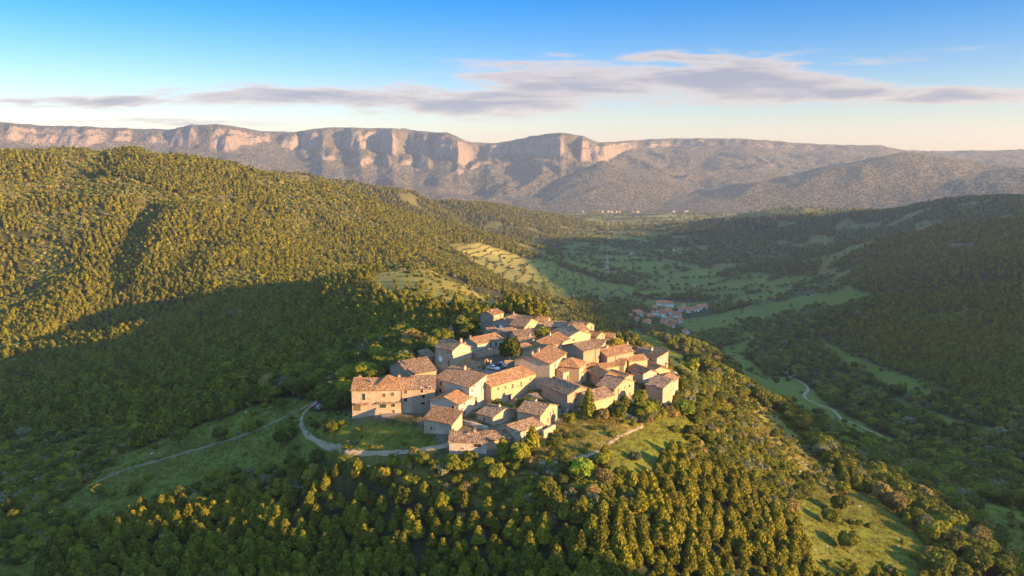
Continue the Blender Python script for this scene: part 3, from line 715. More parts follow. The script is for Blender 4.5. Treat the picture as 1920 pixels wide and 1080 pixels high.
def house(label, P3, ref, ridge='R', pitch=0.36, wm='beige', rm='btile', wins=(), chim=(), cat='house', name='stone_house', auto=0, group='houses of the hilltop village', over=0.35):
    if P3[0] == 'F':
        _, F1, F2, dep = P3; Mp = F1
    else: Lp, Mp, Rp = P3
    if ref[0] == 'b': ze = solve_base(Mp[0], Mp[1], ref[1])
    elif ref[0] == 's': ze = ref[1]['_ze'] + (ref[2] if len(ref) > 2 else 0)
    elif ref[0] == 'h': ze = solve_h(Mp[0], Mp[1], ref[1])
    else: ze = CZ + ref[1]
    M = on_plane(*Mp, ze)
    if P3[0] == 'F':
        R = on_plane(*F2, ze); a = (R - M).length; ux = (R - M).normalized(); uy = Vector((-ux.y, ux.x, 0)); b = dep
    else:
        R = on_plane(*Rp, ze); Lf = on_plane(*Lp, ze); a = (R - M).length; b = (Lf - M).length
        if a >= b: ux = (R - M).normalized(); uy = Vector((-ux.y, ux.x, 0))
        else: uy = (Lf - M).normalized(); ux = Vector((uy.y, -uy.x, 0))
    rz = math.atan2(ux.y, ux.x)
    xs = [M + ux * a * i / 4 + uy * b * j / 4 for i in range(5) for j in range(5)]
    gz = [float(ground(p.x, p.y)) for p in xs]
    z0 = min(gz) - 0.6
    root = empty(name, (M.x, M.y, z0), rz); tag(root, label, cat, group)
    H = ze - z0
    EXCL.append((M.copy(), ux.copy(), a, uy.copy(), b))
    w = MBd(); o = over; T = 0.2; rise = 0
    def rf(x, y):        # roof underside height above eave at local x, y
        if ridge == 'R': return pitch * (b / 2 - abs(y - b / 2))
        if ridge == 'L': return pitch * (a / 2 - abs(x - a / 2))
        if ridge == 'sx': return pitch * x
        if ridge == 'sX': return pitch * (a - x)
        if ridge == 'sy': return pitch * y
        if ridge == 'sY': return pitch * (b - y)
        if ridge == 'hip': return pitch * min(a / 2 - abs(x - a / 2), b / 2 - abs(y - b / 2))
        return 0.0
    def wallp(p, q):
        n_ = 2 if ridge in ('R', 'L') else 1
        top = []
        for i in range(n_ + 1):
            t = i / n_; x = p[0] + (q[0] - p[0]) * t; y = p[1] + (q[1] - p[1]) * t
            top.append((x, y, H + (0 if ridge == 'hip' else rf(x, y))))
        w.poly([(p[0], p[1], 0), (q[0], q[1], 0)] + top[::-1])
    c4 = [(0, 0), (a, 0), (a, b), (0, b)]
    for i in range(4): wallp(c4[i], c4[(i + 1) % 4])
    w.poly([(0, 0, 0), (0, b, 0), (a, b, 0), (a, 0, 0)])
    w.build('wall', wm, root)
    r = MBd()
    def sl(ps):
        ps = [Vector((x, y, H + z + T)) for x, y, z in ps]
        e = (ps[1] - ps[0]); e.normalize(); nn = e.cross(ps[-1] - ps[0]).normalized(); f_ = nn.cross(e)
        r.slab(ps, T - 0.01, [((p - ps[0]).dot(e), (p - ps[0]).dot(f_)) for p in ps])
    if ridge == 'R':
        rh = pitch * b / 2
        sl([(-o, -o, -o * pitch), (a + o, -o, -o * pitch), (a + o, b / 2, rh), (-o, b / 2, rh)])
        sl([(a + o, b + o, -o * pitch), (-o, b + o, -o * pitch), (-o, b / 2, rh), (a + o, b / 2, rh)])
    elif ridge == 'L':
        rh = pitch * a / 2
        sl([(a + o, -o, -o * pitch), (a + o, b + o, -o * pitch), (a / 2, b + o, rh), (a / 2, -o, rh)])
        sl([(-o, b + o, -o * pitch), (-o, -o, -o * pitch), (a / 2, -o, rh), (a / 2, b + o, rh)])
    elif ridge == 'sx': sl([(-o, b + o, -o * pitch), (-o, -o, -o * pitch), (a + .1, -o, pitch * (a + .1)), (a + .1, b + o, pitch * (a + .1))])
    elif ridge == 'sX': sl([(a + o, -o, -o * pitch), (a + o, b + o, -o * pitch), (-.1, b + o, pitch * (a + .1)), (-.1, -o, pitch * (a + .1))])
    elif ridge == 'sy': sl([(-o, -o, -o * pitch), (a + o, -o, -o * pitch), (a + o, b + .1, pitch * (b + .1)), (-o, b + .1, pitch * (b + .1))])
    elif ridge == 'sY': sl([(a + o, b + o, -o * pitch), (-o, b + o, -o * pitch), (-o, -.1, pitch * (b + .1)), (a + o, -.1, pitch * (b + .1))])
    elif ridge == 'hip':
        m_ = min(a, b) / 2; rh = pitch * m_; z_ = -o * pitch
        p1, p2 = ((m_, b / 2, rh), (a - m_, b / 2, rh)) if a >= b else ((a / 2, m_, rh), (a / 2, b - m_, rh))
        q = [(-o, -o, z_), (a + o, -o, z_), (a + o, b + o, z_), (-o, b + o, z_)]
        if a >= b:
            sl([q[0], q[1], p2, p1]); sl([q[2], q[3], p1, p2]); sl([q[1], q[2], p2]); sl([q[3], q[0], p1])
        else:
            sl([q[1], q[2], p2, p1]); sl([q[3], q[0], p1, p2]); sl([q[0], q[1], p1]); sl([q[2], q[3], p2])
    else:
        r.box(-0.1, a + 0.1, -0.1, b + 0.1, H + 0.01, H + 0.2)
    ro = r.build('roof', rm, root)
    # ridge and verge tiles
    if ridge in ('R', 'L'):
        rt = MBd(); rh = pitch * (b if ridge == 'R' else a) / 2
        if ridge == 'R': rt.box(-o, a + o, b / 2 - .17, b / 2 + .17, H + rh + T - .05, H + rh + T + .09)
        else: rt.box(a / 2 - .17, a / 2 + .17, -o, b + o, H + rh + T - .05, H + rh + T + .09)
        rt.build('ridge_tiles', rm, ro)
    for ch in chim:
        fx, fy, hh = ch; x = fx * a; y = fy * b; zz = H + rf(x, y)
        mb = MBd(); mb.box(x - .35, x + .35, y - .3, y + .3, zz - 0.3, zz + hh + .2)
        cm = mb.build('chimney', 'trim' if rng.random() < .6 else wm, ro)
        mb = MBd(); mb.box(x - .45, x + .45, y - .4, y + .4, zz + hh + .2, zz + hh + .32); mb.box(x - .28, x + .28, y - .22, y + .22, zz + hh + .32, zz + hh + .55)
        mb.build('chimney_cap', rm, cm)
    if (len(HOUSES) % 4) in (0, 3) and a > 6:
        dp = MBd(); xq = a * (.72 if len(HOUSES) % 8 < 4 else .3); dp.cyl(xq, -.09, 0.6, H - .05, .055, n=6); dp.build('downpipe', 'iron', root)
    Rm = Matrix.Rotation(-rz, 3, 'Z')
    def place(face, px, py, w_, h_, kind):
        d = Vector(ray(px, py)); O = Vector((0, 0, CZ))
        nrm = -uy if face == 'R' else -ux
        t = (M - O).dot(nrm) / d.dot(nrm); p = O + d * t
        lp = Rm @ (p - Vector((M.x, M.y, z0)))
        lp.z = max(lp.z, h_ / 2 + 0.7)
        if face == 'R':
            lp.y = 0; lp.x = min(max(lp.x, w_ / 2 + .2), a - w_ / 2 - .2); opening(face, root, None, (1, 0, 0), (0, -1, 0), kind, lp, w_, h_)
        else:
            lp.x = 0; lp.y = min(max(lp.y, w_ / 2 + .2), b - w_ / 2 - .2); opening(face, root, None, (0, 1, 0), (-1, 0, 0), kind, lp, w_, h_)
    for wi in wins: place(*wi)
    if not wins and not auto and name == 'stone_house': auto = .6
    if auto:
        gt = [max(0, float(ground(*(M + ux * a / 2).xy)) - z0), max(0, float(ground(*(M + uy * b / 2).xy)) - z0)]
        for face, ln, g0 in (('R', a, gt[0]), ('L', b, gt[1])):
            n_ = max(1, int(ln / 3.4)); fl = int((H - g0) / 2.7)
            for fI in range(max(1, fl)):
                for k in range(n_):
                    if rng.random() < (0.72 if face == 'R' else 0.45) * auto:
                        x = ln * (k + 0.5) / n_ + rng.uniform(-.4, .4)
                        z = H - 1.35 - fI * 2.7
                        door = fI == max(1, fl) - 1 and rng.random() < 0.3
                        w_, h_ = (1.0, 2.0) if door else (rng.choice((0.7, 0.8, 0.95)), rng.choice((0.9, 1.1, 1.3)))
                        if door: z -= 0.25
                        kd = 'door' if door else rng.choice(('glass', 'glass', 'glass', 'brown', 'green'))
                        if ln < 2.2 or z < h_ / 2 + 0.2: continue
                        if face == 'R': opening(face, root, None, (1, 0, 0), (0, -1, 0), kd, (x, 0, z), w_, h_)
                        else: opening(face, root, None, (0, 1, 0), (-1, 0, 0), kd, (0, x, z), w_, h_)
    HOUSES.append(root); root['_ze'] = ze
    return root
G_, B_, S_ = 'glass', 'brown', 'green'
h2 = house('patchy plastered stone house with a raised pyramid roof, right of the green shuttered wall', ('F', (703.5,732), (772,730.5), 9.5), ('b',779), 'R', .42, 'beige', 'tile',
  [('R',720,741,1.0,1.1,B_), ('R',736,739,.9,1.1,B_), ('R',760.5,735,.9,1.0,B_), ('R',760.5,749.5,.95,1.1,G_), ('R',718,760,1.9,1.5,S_), ('R',737,758,1.2,1.5,S_), ('R',738,771,.8,1.0,'brown')], [(.62,.75,.9)])
def pyramid(root, x0, x1, y0, y1, z0, rise, mat):
    m = MBd(); c = ((x0 + x1) / 2, (y0 + y1) / 2, z0 + rise); q = [(x0, y0, z0), (x1, y0, z0), (x1, y1, z0), (x0, y1, z0)]
    for i in range(4):
        p, r_, = q[i], q[(i + 1) % 4]; e = math.dist(p, r_); sl_ = math.dist(((p[0] + r_[0]) / 2, (p[1] + r_[1]) / 2, z0), c)
        m.poly([p, r_, c], [(0, 0), (e, 0), (e / 2, sl_)])
    m.poly(q[::-1]); o = m.build('roof', mat, root); b_ = MBd(); b_.box(x0 + .5, x1 - .5, y0 + .5, y1 - .5, z0 - 2.2, z0 - .01); b_.build('wall', 'brown', root)
def canopy(root, x0, x1, z, dep, mat='btile'):
    m = MBd(); m.slab([(x0, -dep, z - .28), (x1, -dep, z - .28), (x1, 0.0, z + .05), (x0, 0.0, z + .05)], .12, [(0, 0), (x1 - x0, 0), (x1 - x0, dep), (0, dep)]); m.build('canopy', mat, root)
h1 = house('rubble house end with olive garage door and tall green shutter, left tip of the village', ('F', (659,732), (704,732), 10), ('s',h2), 'R', .42, 'beige', 'tile',
  [('R',682,744,.95,2.0,S_), ('R',669,763,2.2,2.3,'garage')], [(.2,.6,.6)])
pyramid(h2, 0.6, 6.0, 1.2, 7.6, h2['_ze'] - h2.location.z + 1.35, 2.0, 'tile')
canopy(h2, 0.3, 6.6, (h2['_ze'] - h2.location.z) * .56, .9)
canopy(h1, 0.9, 4.8, (h1['_ze'] - h1.location.z) * .60, 1.0)
h3 = house('narrow house with three floors of dark windows, right of the patchy plastered house', ('F', (771.5,730.5), (816,729), 11), ('s',h2), 'R', .42, 'brown', 'btile',
  [('R',791,732,.8,1.4,G_), ('R',806,728,.7,.9,G_), ('R',794,743,1.0,1.1,G_), ('R',793,756,1.2,.8,G_)])
h4 = house('tall pale house with a single pitch roof and downpipe, behind the white gabled house', ((816,709),(880,727),(899,715)), ('b',772), 'sx', .34, 'pale', 'tile',
  [('L',827,719,.9,1.2,G_), ('L',826,733,1.0,1.2,G_), ('R',892,752,.9,2.6,'door'), ('R',889,724,.5,.8,B_), ('R',885,732,.5,.9,B_)], [(.95,.6,.9)])
h5 = house('white plastered house with a front gable and one square window, above the tiled lean-to', ((807,751),(860,759),(883,744)), ('b',787), 'R', .36, 'pale', 'tile',
  [('L',849,764,.95,1.0,G_), ('L',846,777,.4,.5,G_), ('R',866,767,.6,.8,B_), ('R',871,757,.6,.7,G_), ('R',871,774,.8,1.2,'door')], ())
h6 = house('low stone annex with a bright orange roof, in front of the white gabled house', ((795,785),(847,796),(859,785)), ('b',818), 'sx', .45, 'beige', 'tile',
  [('L',809,803,.7,1.0,'brown')])
h7 = house('long ochre house with an unbroken orange roof, below the parked cars', ((899,711),(921,726),(1024,694)), ('b',764), 'R', .40, 'ochre', 'tile',
  [('R',934,729,.9,1.0,B_), ('R',947.5,726,.8,1.0,B_), ('R',961,724,.9,1.5,B_), ('R',971,723,.5,.7,G_), ('R',977,720,.8,1.8,B_), ('R',995,711,.5,1.1,G_), ('R',1011.5,706,.7,.9,G_), ('R',1012,721,1.1,1.6,G_), ('R',955,745,1.1,2.0,'door'), ('R',993,726,.7,.7,G_)], [(.12,.8,.6)])
h8 = house('tall cube shaped house with a lit side, right end of the long ochre house', ((984,669),(1031,683),(1062,662)), ('b',734), 'R', .33, 'beige', 'tile',
  [('R',1040,685,.8,1.1,G_), ('R',1059,673,.6,.8,G_)], [(.1,.55,.9), (.35,.5,.9)])
h9 = house('small house with a steep orange hipped roof, right of the tall cube shaped house', ((1062,679),(1086,690),(1098,678)), ('h',6.0), 'hip', .5, 'ochre', 'tile', [('R',1089,688,.5,.9,G_)])
h10 = house('narrow house with climbing plant on its lit wall, under the orange hipped roof', ((1044,694),(1056,699),(1081,689)), ('b',728), 'R', .36, 'beige', 'btile',
  [('R',1064,709,1.0,1.8,'door'), ('R',1074,701,.6,.9,G_)])
h11 = house('low pale annex between the climbing plant wall and the dark doorway house', ((1079,700),(1083,703),(1101,695)), ('b',722), 'R', .3, 'pale', 'tile', [('R',1092,708,.7,1.2,B_)])
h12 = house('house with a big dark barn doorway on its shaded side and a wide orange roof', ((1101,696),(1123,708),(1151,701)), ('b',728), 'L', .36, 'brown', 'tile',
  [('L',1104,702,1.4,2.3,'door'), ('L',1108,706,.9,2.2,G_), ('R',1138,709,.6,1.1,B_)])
h13 = house('broad house with a curved shaded wall and two stacked windows in its lit gable', ((1016,722),(1064,741),(1096,727)), ('b',768), 'L', .36, 'brown', 'btile',
  [('R',1080,739,.75,1.4,B_), ('R',1080,750,.75,1.0,B_)])
h14 = house('low house with a mauve tiled roof, left against the tall four window gable', ('F', (1111,753), (1152,740), 8), ('h',3.2), 'R', .36, 'ochre', 'btile')
h15 = house('tall house with a lit four window gable and long slit, above the stone path', ((1129,720),(1151,730),(1189,715)), ('b',752), 'L', .36, 'ochre', 'btile',
  [('R',1180,723.5,.85,.9,G_), ('R',1171.5,726,.6,.8,G_), ('R',1171.5,738.5,.6,.8,G_), ('R',1159.5,736,.7,2.6,'brown'), ('R',1172,713,.4,.5,G_), ('R',1180.5,745,.7,1.4,'door'), ('R',1152.5,733,.4,.9,G_)])
h16 = house('low roofed house wedged behind the tall four window gable', ((1140,698),(1171,708),(1180,703)), ('h',4.2), 'L', .25, 'beige', 'tile')
h17 = house('house with a bright orange roof and mauve side wall, above the right hand terrace', ((1173,688),(1206,701),(1220,694)), ('b',724), 'L', .36, 'grey', 'tile', auto=.8)
h18 = house('house with a tall chimney at its right corner, behind the right hand terrace', ((1196,685),(1221,697),(1244,689)), ('b',716), 'L', .36, 'ochre', 'tile', [('R',1233,702,.6,1.3,G_)], [(.95,.2,1.2)])
h19 = house('last house at the right end of the village, with a two step orange roof', ((1234,714),(1252,725),(1272,708)), ('b',752), 'R', .33, 'beige', 'tile', [('R',1262,728,.6,.9,B_)])
h20 = house('stone lean-to with a single low window, left against the last house on the right', ('F', (1211,721), (1243,728), 6), ('b',744), 'sy', .25, 'beige', 'btile', [('R',1228,724,1.2,.6,G_)])
h21 = house('blank pale block under a thin orange roof strip, on the right village skyline', ('F', (1210,664), (1232,671), 5), ('b',694), 'sy', .35, 'grey', 'tile', (), [(.05,.5,.8)])
h22 = house('dark fronted small house beside the blank pale block', ('F', (1194,662), (1210,664.5), 5), ('h',4.5), 'sy', .3, 'brown', 'btile', [('R',1203,669,.8,1.1,G_)], [(.05,.1,1.5)])
h23 = house('small orange walled round ended building with one chimney, on the right skyline', ((1168,651),(1172,655),(1184,650)), ('h',5.2), 'R', .3, 'ochre', 'btile', (), [(.9,.5,.9)])
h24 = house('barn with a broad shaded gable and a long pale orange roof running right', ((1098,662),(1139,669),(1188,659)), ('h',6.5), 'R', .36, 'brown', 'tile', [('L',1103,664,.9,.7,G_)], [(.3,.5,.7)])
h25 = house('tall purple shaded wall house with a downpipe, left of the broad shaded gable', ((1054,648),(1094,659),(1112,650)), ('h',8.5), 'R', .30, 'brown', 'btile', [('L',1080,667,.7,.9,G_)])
h26 = house('mid village house with an orange tiled slope and one window in its lit wall', ((1013,641),(1029,653),(1068,635)), ('h',5.6), 'R', .36, 'ochre', 'tile', [('R',1042,649,.9,1.0,G_)], [(.62,.5,.9)])
h27 = house('low house with a dark roof and bright right wall, behind the orange tiled slope', ((1034,622),(1066,632),(1090,622)), ('h',5.2), 'L', .33, 'ochre', 'btile')
h28 = house('narrow tall house with pilasters in its bright wall, on the upper right of the village', ('F', (1086,621), (1104,619), 5), ('h',6.5), 'sy', .3, 'ochre', 'tile', auto=.9)
h29 = house('farthest big house with a dark domed roofline, at the upper right skyline', ((1062,613),(1093,617),(1114,609)), ('h',6.2), 'L', .38, 'ochre', 'btile', [('R',1109,614,.7,1.6,G_)])
h30 = house('low row with a grey brown roof, between the bushy tree and the farthest big house', ('F', (1022,613), (1062,613), 7), ('h',4.5), 'R', .36, 'brown', 'btile')
h31 = house('house with a wide dark roof left of the bright back gable', ((934,601),(962,608),(986,599)), ('h',5.0), 'R', .36, 'grey', 'btile', (), [(.8,.5,.9)])
h32 = house('house with a bright orange back gable near the village skyline', ((962,608),(983,613),(1009,603)), ('h',5.6), 'L', .38, 'ochre', 'btile')
h33 = house('detached house with a pink orange roof, topmost at the back left of the village', ((908,586),(924,591),(944,586)), ('h',5.8), 'R', .33, 'brown', 'tile', [('R',930,600,.9,1.8,'door')], [(.3,.4,.6)])
h34 = house('house with a large dark roof, behind the big dark broadleaf tree', ('F', (966,632), (1001,630), 8), ('h',5.0), 'R', .36, 'ochre', 'btile', (), [(.2,.7,.8)])
h35 = house('house with an orange roof and a railed balcony, left of the big dark broadleaf tree', ('F', (895,646), (943,635), 8), ('h',5.0), 'R', .36, 'grey', 'tile', [('R',920,647,.9,1.5,G_), ('R',930,645,.9,1.5,G_)], [(.2,.8,.6)])
h36 = house('small pinkish house with two little windows, above the orange roof with the balcony', ('F', (938,625), (966,622), 6), ('h',4.6), 'R', .30, 'grey', 'btile', [('R',941,630,.6,.7,G_), ('R',952,630,.6,.7,G_)])
h37 = house('long brown stone building with a round window, facing the parked cars', ('F', (897,671), (945,663), 8), ('b',688), 'R', .30, 'brown', 'btile', [('R',919,674,.8,.8,G_), ('R',911,680,1.0,2.0,'door')])
h38 = house('tall chapel like house with a big blank orange gable and a chimney', ((816,650),(848,658),(883,650)), ('b',698), 'L', .50, 'beige', 'btile', [('L',840,661,.6,.7,G_), ('L',842,681,.7,2.3,'door')], [(.5,.03,1.0)])
h39 = house('tower like block joined to the right of the blank orange gable', ('F', (881,656), (896,652), 6), ('b',686), 'flat', .3, 'ochre', 'btile', [('R',890,658,.5,.5,G_)], [(.15,.5,1.6)])
h40 = house('house with the large mottled roof that slopes down to the plastered house on the left', ('F', (766,703), (818,694), 13), ('h',4.6), 'R', .42, 'brown', 'btile')
h41 = house('little shed roofed block on the left flank of the chapel like house', ('F', (801,671), (817,667), 4.5), ('h',4.0), 'sy', .35, 'brown', 'btile')
h42 = house('low annex with a warm lit tiled roof, at the foot of the blank orange gable', ('F', (851,690), (880,700), 5), ('h',2.6), 'sy', .45, 'brown', 'tile')
h43 = house('small hut with a brown roof and a long bright side wall, below the green bushes', ((896,774),(924,783),(965,768)), ('b',799), 'L', .30, 'beige', 'btile', [('L',908,786,.6,1.1,G_)], [(.5,.3,.5)])
h44 = house('two storey house with stepped roofs and lit doors, right of the small hut', ((977,768),(1013,779),(1045,760)), ('b',812), 'L', .34, 'ochre', 'btile', [('R',1027,788,.8,1.6,'door'), ('R',1037,772,.6,1.3,G_), ('R',1032,776,.5,1.2,G_)], [(.5,.6,.6)])
h45 = house('front house with a speckled roof and a brown door above the shrubs', ((944,798),(967,812),(1017,796)), ('b',838), 'R', .38, 'beige', 'btile', [('R',995,810,1.0,1.1,B_), ('R',996,825,1.1,2.0,'door')])
h46 = house('nearest low rubble house with a double window, above the pine plantation', ('F', (842,829), (912,830), 7), ('b',853), 'R', .42, 'grey', 'btile', [('R',895,835,1.9,.9,G_), ('R',868,841,.4,.5,G_)], [(.66,.5,.6), (.5,.4,.2)])
h47 = house('lower wing on the right of the nearest rubble house, lit by the sun', ('F', (912.5,826), (956,823), 6.5), ('s',h46,.15), 'R', .38, 'ochre', 'btile')
h48 = house('small house with an orange roof edge, behind the tall cube shaped house', ('F', (981,655), (1011,651), 6), ('h',5.5), 'R', .36, 'beige', 'tile', (), [(.9,.5,.8)])
h49 = house('house with a flat dark roof, right behind the big dark broadleaf tree', ('F', (969,645), (1009,641), 7), ('h',5.5), 'R', .33, 'brown', 'btile', (), [(.8,.5,1.0)])
h50 = house('low strip roofed house with several lit doorways, before the broad shaded gable', ('F', (1129,691), (1161,686), 5), ('h',3.6), 'R', .30, 'ochre', 'tile', auto=1.0)
h51 = house('house with a pale orange roof, just above the orange roof with the mauve side wall', ((1163,670),(1180,678),(1214,674)), ('h',5.0), 'R', .34, 'ochre', 'tile', auto=.7)
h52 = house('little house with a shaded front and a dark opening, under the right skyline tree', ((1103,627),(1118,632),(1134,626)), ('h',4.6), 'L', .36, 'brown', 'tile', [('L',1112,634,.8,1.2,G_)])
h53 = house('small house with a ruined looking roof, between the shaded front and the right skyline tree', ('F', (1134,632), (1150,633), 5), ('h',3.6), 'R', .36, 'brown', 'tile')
h54 = house('low house behind the cars wall, with a sunlit tiled strip', ('F', (1096,650), (1122,654), 5), ('h',6.5), 'sy', .36, 'ochre', 'tile')

h55 = house('low grey roofed block between the pale single pitch house and the blank orange gable', ('F', (858,706), (898,703), 7), ('h',3.0), 'R', .34, 'grey', 'btile')
h56 = house('small tiled outbuilding above the railed balcony roof, left of the skyline dish', ('F', (916,622), (938,620), 5), ('h',3.6), 'R', .34, 'brown', 'btile')
h57 = house('small roof squeezed between the steep orange hip and the shaded broad gable', ('F', (1088,690), (1118,686), 6), ('h',3.6), 'R', .34, 'brown', 'tile', auto=.6)
h58 = house('low brown house behind the orange tiled slope, beneath the wide yellow green tree', ('F', (1030,643), (1050,640), 5), ('h',3.5), 'R', .3, 'brown', 'btile')
h59 = house('small house between the barn with the pale roof and the strip roofed lit doorways', ('F', (1148,682), (1170,684), 6), ('h',4.2), 'R', .34, 'ochre', 'tile', auto=.8)
h60 = house('little house on the back skyline, right of the bright back gable', ('F', (1006,602), (1026,603), 6), ('h',4.2), 'R', .36, 'ochre', 'tile')
h61 = house('low house behind the mauve side wall house, over the golden bush', ('F', (1182,660), (1198,662), 5), ('h',3.8), 'R', .3, 'brown', 'btile')
h62 = house('shed roofed outbuilding at the back of the two stepped roofs', ('F', (1000,755), (1018,752), 4), ('h',2.6), 'sy', .3, 'grey', 'btile')
# ------------------------------------------------------------------ paths: ribbons draped on the land
PATHS = []
def ribbon(name, pxs, width, mat, lift=0.26, wpts=None, n_across=4):
    P_ = wpts or [hit(a, b, 110, 3000) for a, b in pxs]
    P_ = [Vector((p[0], p[1])) for p in P_]
    S = []
    for i in range(len(P_) - 1):                      # Catmull-Rom
        p0 = P_[max(0, i - 1)]; p1 = P_[i]; p2 = P_[i + 1]; p3 = P_[min(len(P_) - 1, i + 2)]
        m = max(2, int((p2 - p1).length / 1.2))
        for k in range(m):
            t = k / m
            S.append(0.5 * ((2 * p1) + (p2 - p0) * t + (2 * p0 - 5 * p1 + 4 * p2 - p3) * t * t + (3 * p1 - p0 - 3 * p2 + p3) * t ** 3))
    S.append(P_[-1])
    PATHS.append((np.array([(s.x, s.y) for s in S]), width))
    mb = MBd(); rows = []
    for i, s in enumerate(S):
        d = (S[min(i + 1, len(S) - 1)] - S[max(i - 1, 0)]).normalized(); nn = Vector((-d.y, d.x))
        w = width * (1 + 0.18 * math.sin(i * 0.7) + 0.1 * math.sin(i * 1.9 + 1))
        row = []
        for k in range(n_across + 1):
            q = s + nn * w * (k / n_across - 0.5)
            row.append((q.x, q.y, float(ground(q.x, q.y)) + lift * (0.45 if k in (0, n_across) else 1.0)))
        rows.append(row)
    for a, b in zip(rows[:-1], rows[1:]):
        for k in range(n_across): mb.poly([a[k + 1], a[k], b[k], b[k + 1]])
    o = mb.build(name, mat); tag(o, kind='structure'); return o
def path_material(name, c0, c1):
    m, nt, b = new_mat(name); geo = N(nt, 'ShaderNodeNewGeometry')
    c = MIX(nt, NZ(nt, geo.outputs['Position'], 0.9, 5, 0.7), c0, c1)
    c = MIX(nt, SS(nt, NZ(nt, geo.outputs['Position'], 0.35, 4, 0.6), 0.58, 0.72), c, (0.09, 0.10, 0.035))
    nt.links.new(c, b.inputs['Base Color']); return m
pm = path_material('pale_gravel', (0.27, 0.20, 0.125), (0.42, 0.32, 0.21))
pm2 = path_material('earth_track', (0.15, 0.12, 0.075), (0.27, 0.215, 0.14))
ribbon('path', [(850,834),(825,839),(800,843),(780,846),(760,848.5),(745,850),(730,851),(715,851.5),(700,851.5),(690,851.5),(680,851),(670,850),(660,849),(650,847),(640,845),(628,842),(614,838),(600,832),(588,825),(577,817),(569,807),(565,797),(565,788),(567,780),(573,772),(580,766),(592,755)], 1.25, pm)
ribbon('path', [(600,750),(560,770),(525,788),(470,812),(400,835),(330,855),(270,872),(225,885),(180,905)], 1.5, pm2)
ribbon('path', [(1000,868),(1050,866),(1115,850),(1150,826),(1185,808),(1204,800),(1195,789),(1165,774),(1150,768)], 0.9, pm, 0.16)
ribbon('road', [(1432,690),(1480,706),(1514,726),(1508,742),(1530,757),(1570,777),(1620,803),(1700,838),(1780,865),(1860,885),(1940,905)], 2.0, pm)
ribbon('path', [(850,606),(843,618),(846,632),(852,645)], 2.2, pm2)
ribbon('path', [(705,528),(760,508),(830,520),(885,545),(930,575)], 2.0, pm2)
ribbon('street', [(715,780),(745,774),(785,763),(815,750)], 2.2, path_material('grey_paving', (0.17, 0.155, 0.145), (0.27, 0.245, 0.225)), 0.14)
ribbon('square', [(884,694),(915,690),(950,684),(975,678)], 13, path_material('worn_paving', (0.18, 0.155, 0.13), (0.30, 0.26, 0.22)), 0.10, n_across=10)
ribbon('road', [(1050,440),(1100,432),(1150,428),(1220,415),(1330,404)], 9, pm, 0.6)

# ------------------------------------------------------------------ foliage
def leaf_material(name, c0, c1, c2, trans=0.25):
    m, nt, b = new_mat(name); L = nt.links.new
    r = RND(nt); geo = N(nt, 'ShaderNodeNewGeometry')
    n1 = NZ(nt, obj_vec(nt), 1.3, 3, 0.6)
    c = MIX(nt, r, c0, c1)
    c = MIX(nt, SS(nt, geo.outputs['Random Per Island'], 0.15, 0.9), c, c2)
    c = MIX(nt, SS(nt, n1, 0.35, 0.65), c, MIX(nt, 0.5, c, c0))
    hs = N(nt, 'ShaderNodeHueSaturation'); L(c, hs.inputs['Color']); L(M_(nt, 'ADD', M_(nt, 'MULTIPLY', r, 0.6), 0.72), hs.inputs['Value']); c = hs.outputs[0]
    L(c, b.inputs['Base Color']); b.inputs['Roughness'].default_value = 0.75; b.inputs['Specular IOR Level'].default_value = 0.25
    t = N(nt, 'ShaderNodeBsdfTranslucent'); L(c, t.inputs[0])
    mx = N(nt, 'ShaderNodeMixShader'); mx.inputs[0].default_value = trans
    out = [n_ for n_ in nt.nodes if n_.type == 'OUTPUT_MATERIAL'][0]
    L(b.outputs[0], mx.inputs[1]); L(t.outputs[0], mx.inputs[2]); L(mx.outputs[0], out.inputs[0])
    return m
LF = {
 'pine': leaf_material('pine_needles', (0.070, 0.088, 0.006), (0.150, 0.148, 0.009), (0.31, 0.26, 0.016)),
 'dark': leaf_material('dark_leaves', (0.065, 0.088, 0.010), (0.105, 0.120, 0.013), (0.175, 0.172, 0.018)),
 'green': leaf_material('green_leaves', (0.115, 0.140, 0.010), (0.175, 0.182, 0.013), (0.27, 0.245, 0.018)),
 'bright': leaf_material('bright_leaves', (0.120, 0.185, 0.013), (0.165, 0.230, 0.016), (0.24, 0.29, 0.024)),
 'rust': leaf_material('rusty_leaves', (0.18, 0.135, 0.040), (0.25, 0.19, 0.050), (0.33, 0.25, 0.07)),
 'gold': leaf_material('golden_leaves', (0.28, 0.22, 0.022), (0.42, 0.32, 0.030), (0.50, 0.40, 0.045)),
 'sage': leaf_material('grey_green_leaves', (0.115, 0.130, 0.060), (0.165, 0.175, 0.080), (0.23, 0.23, 0.115)),
}
BARK = plain('bark', (0.10, 0.075, 0.05), 0.95)
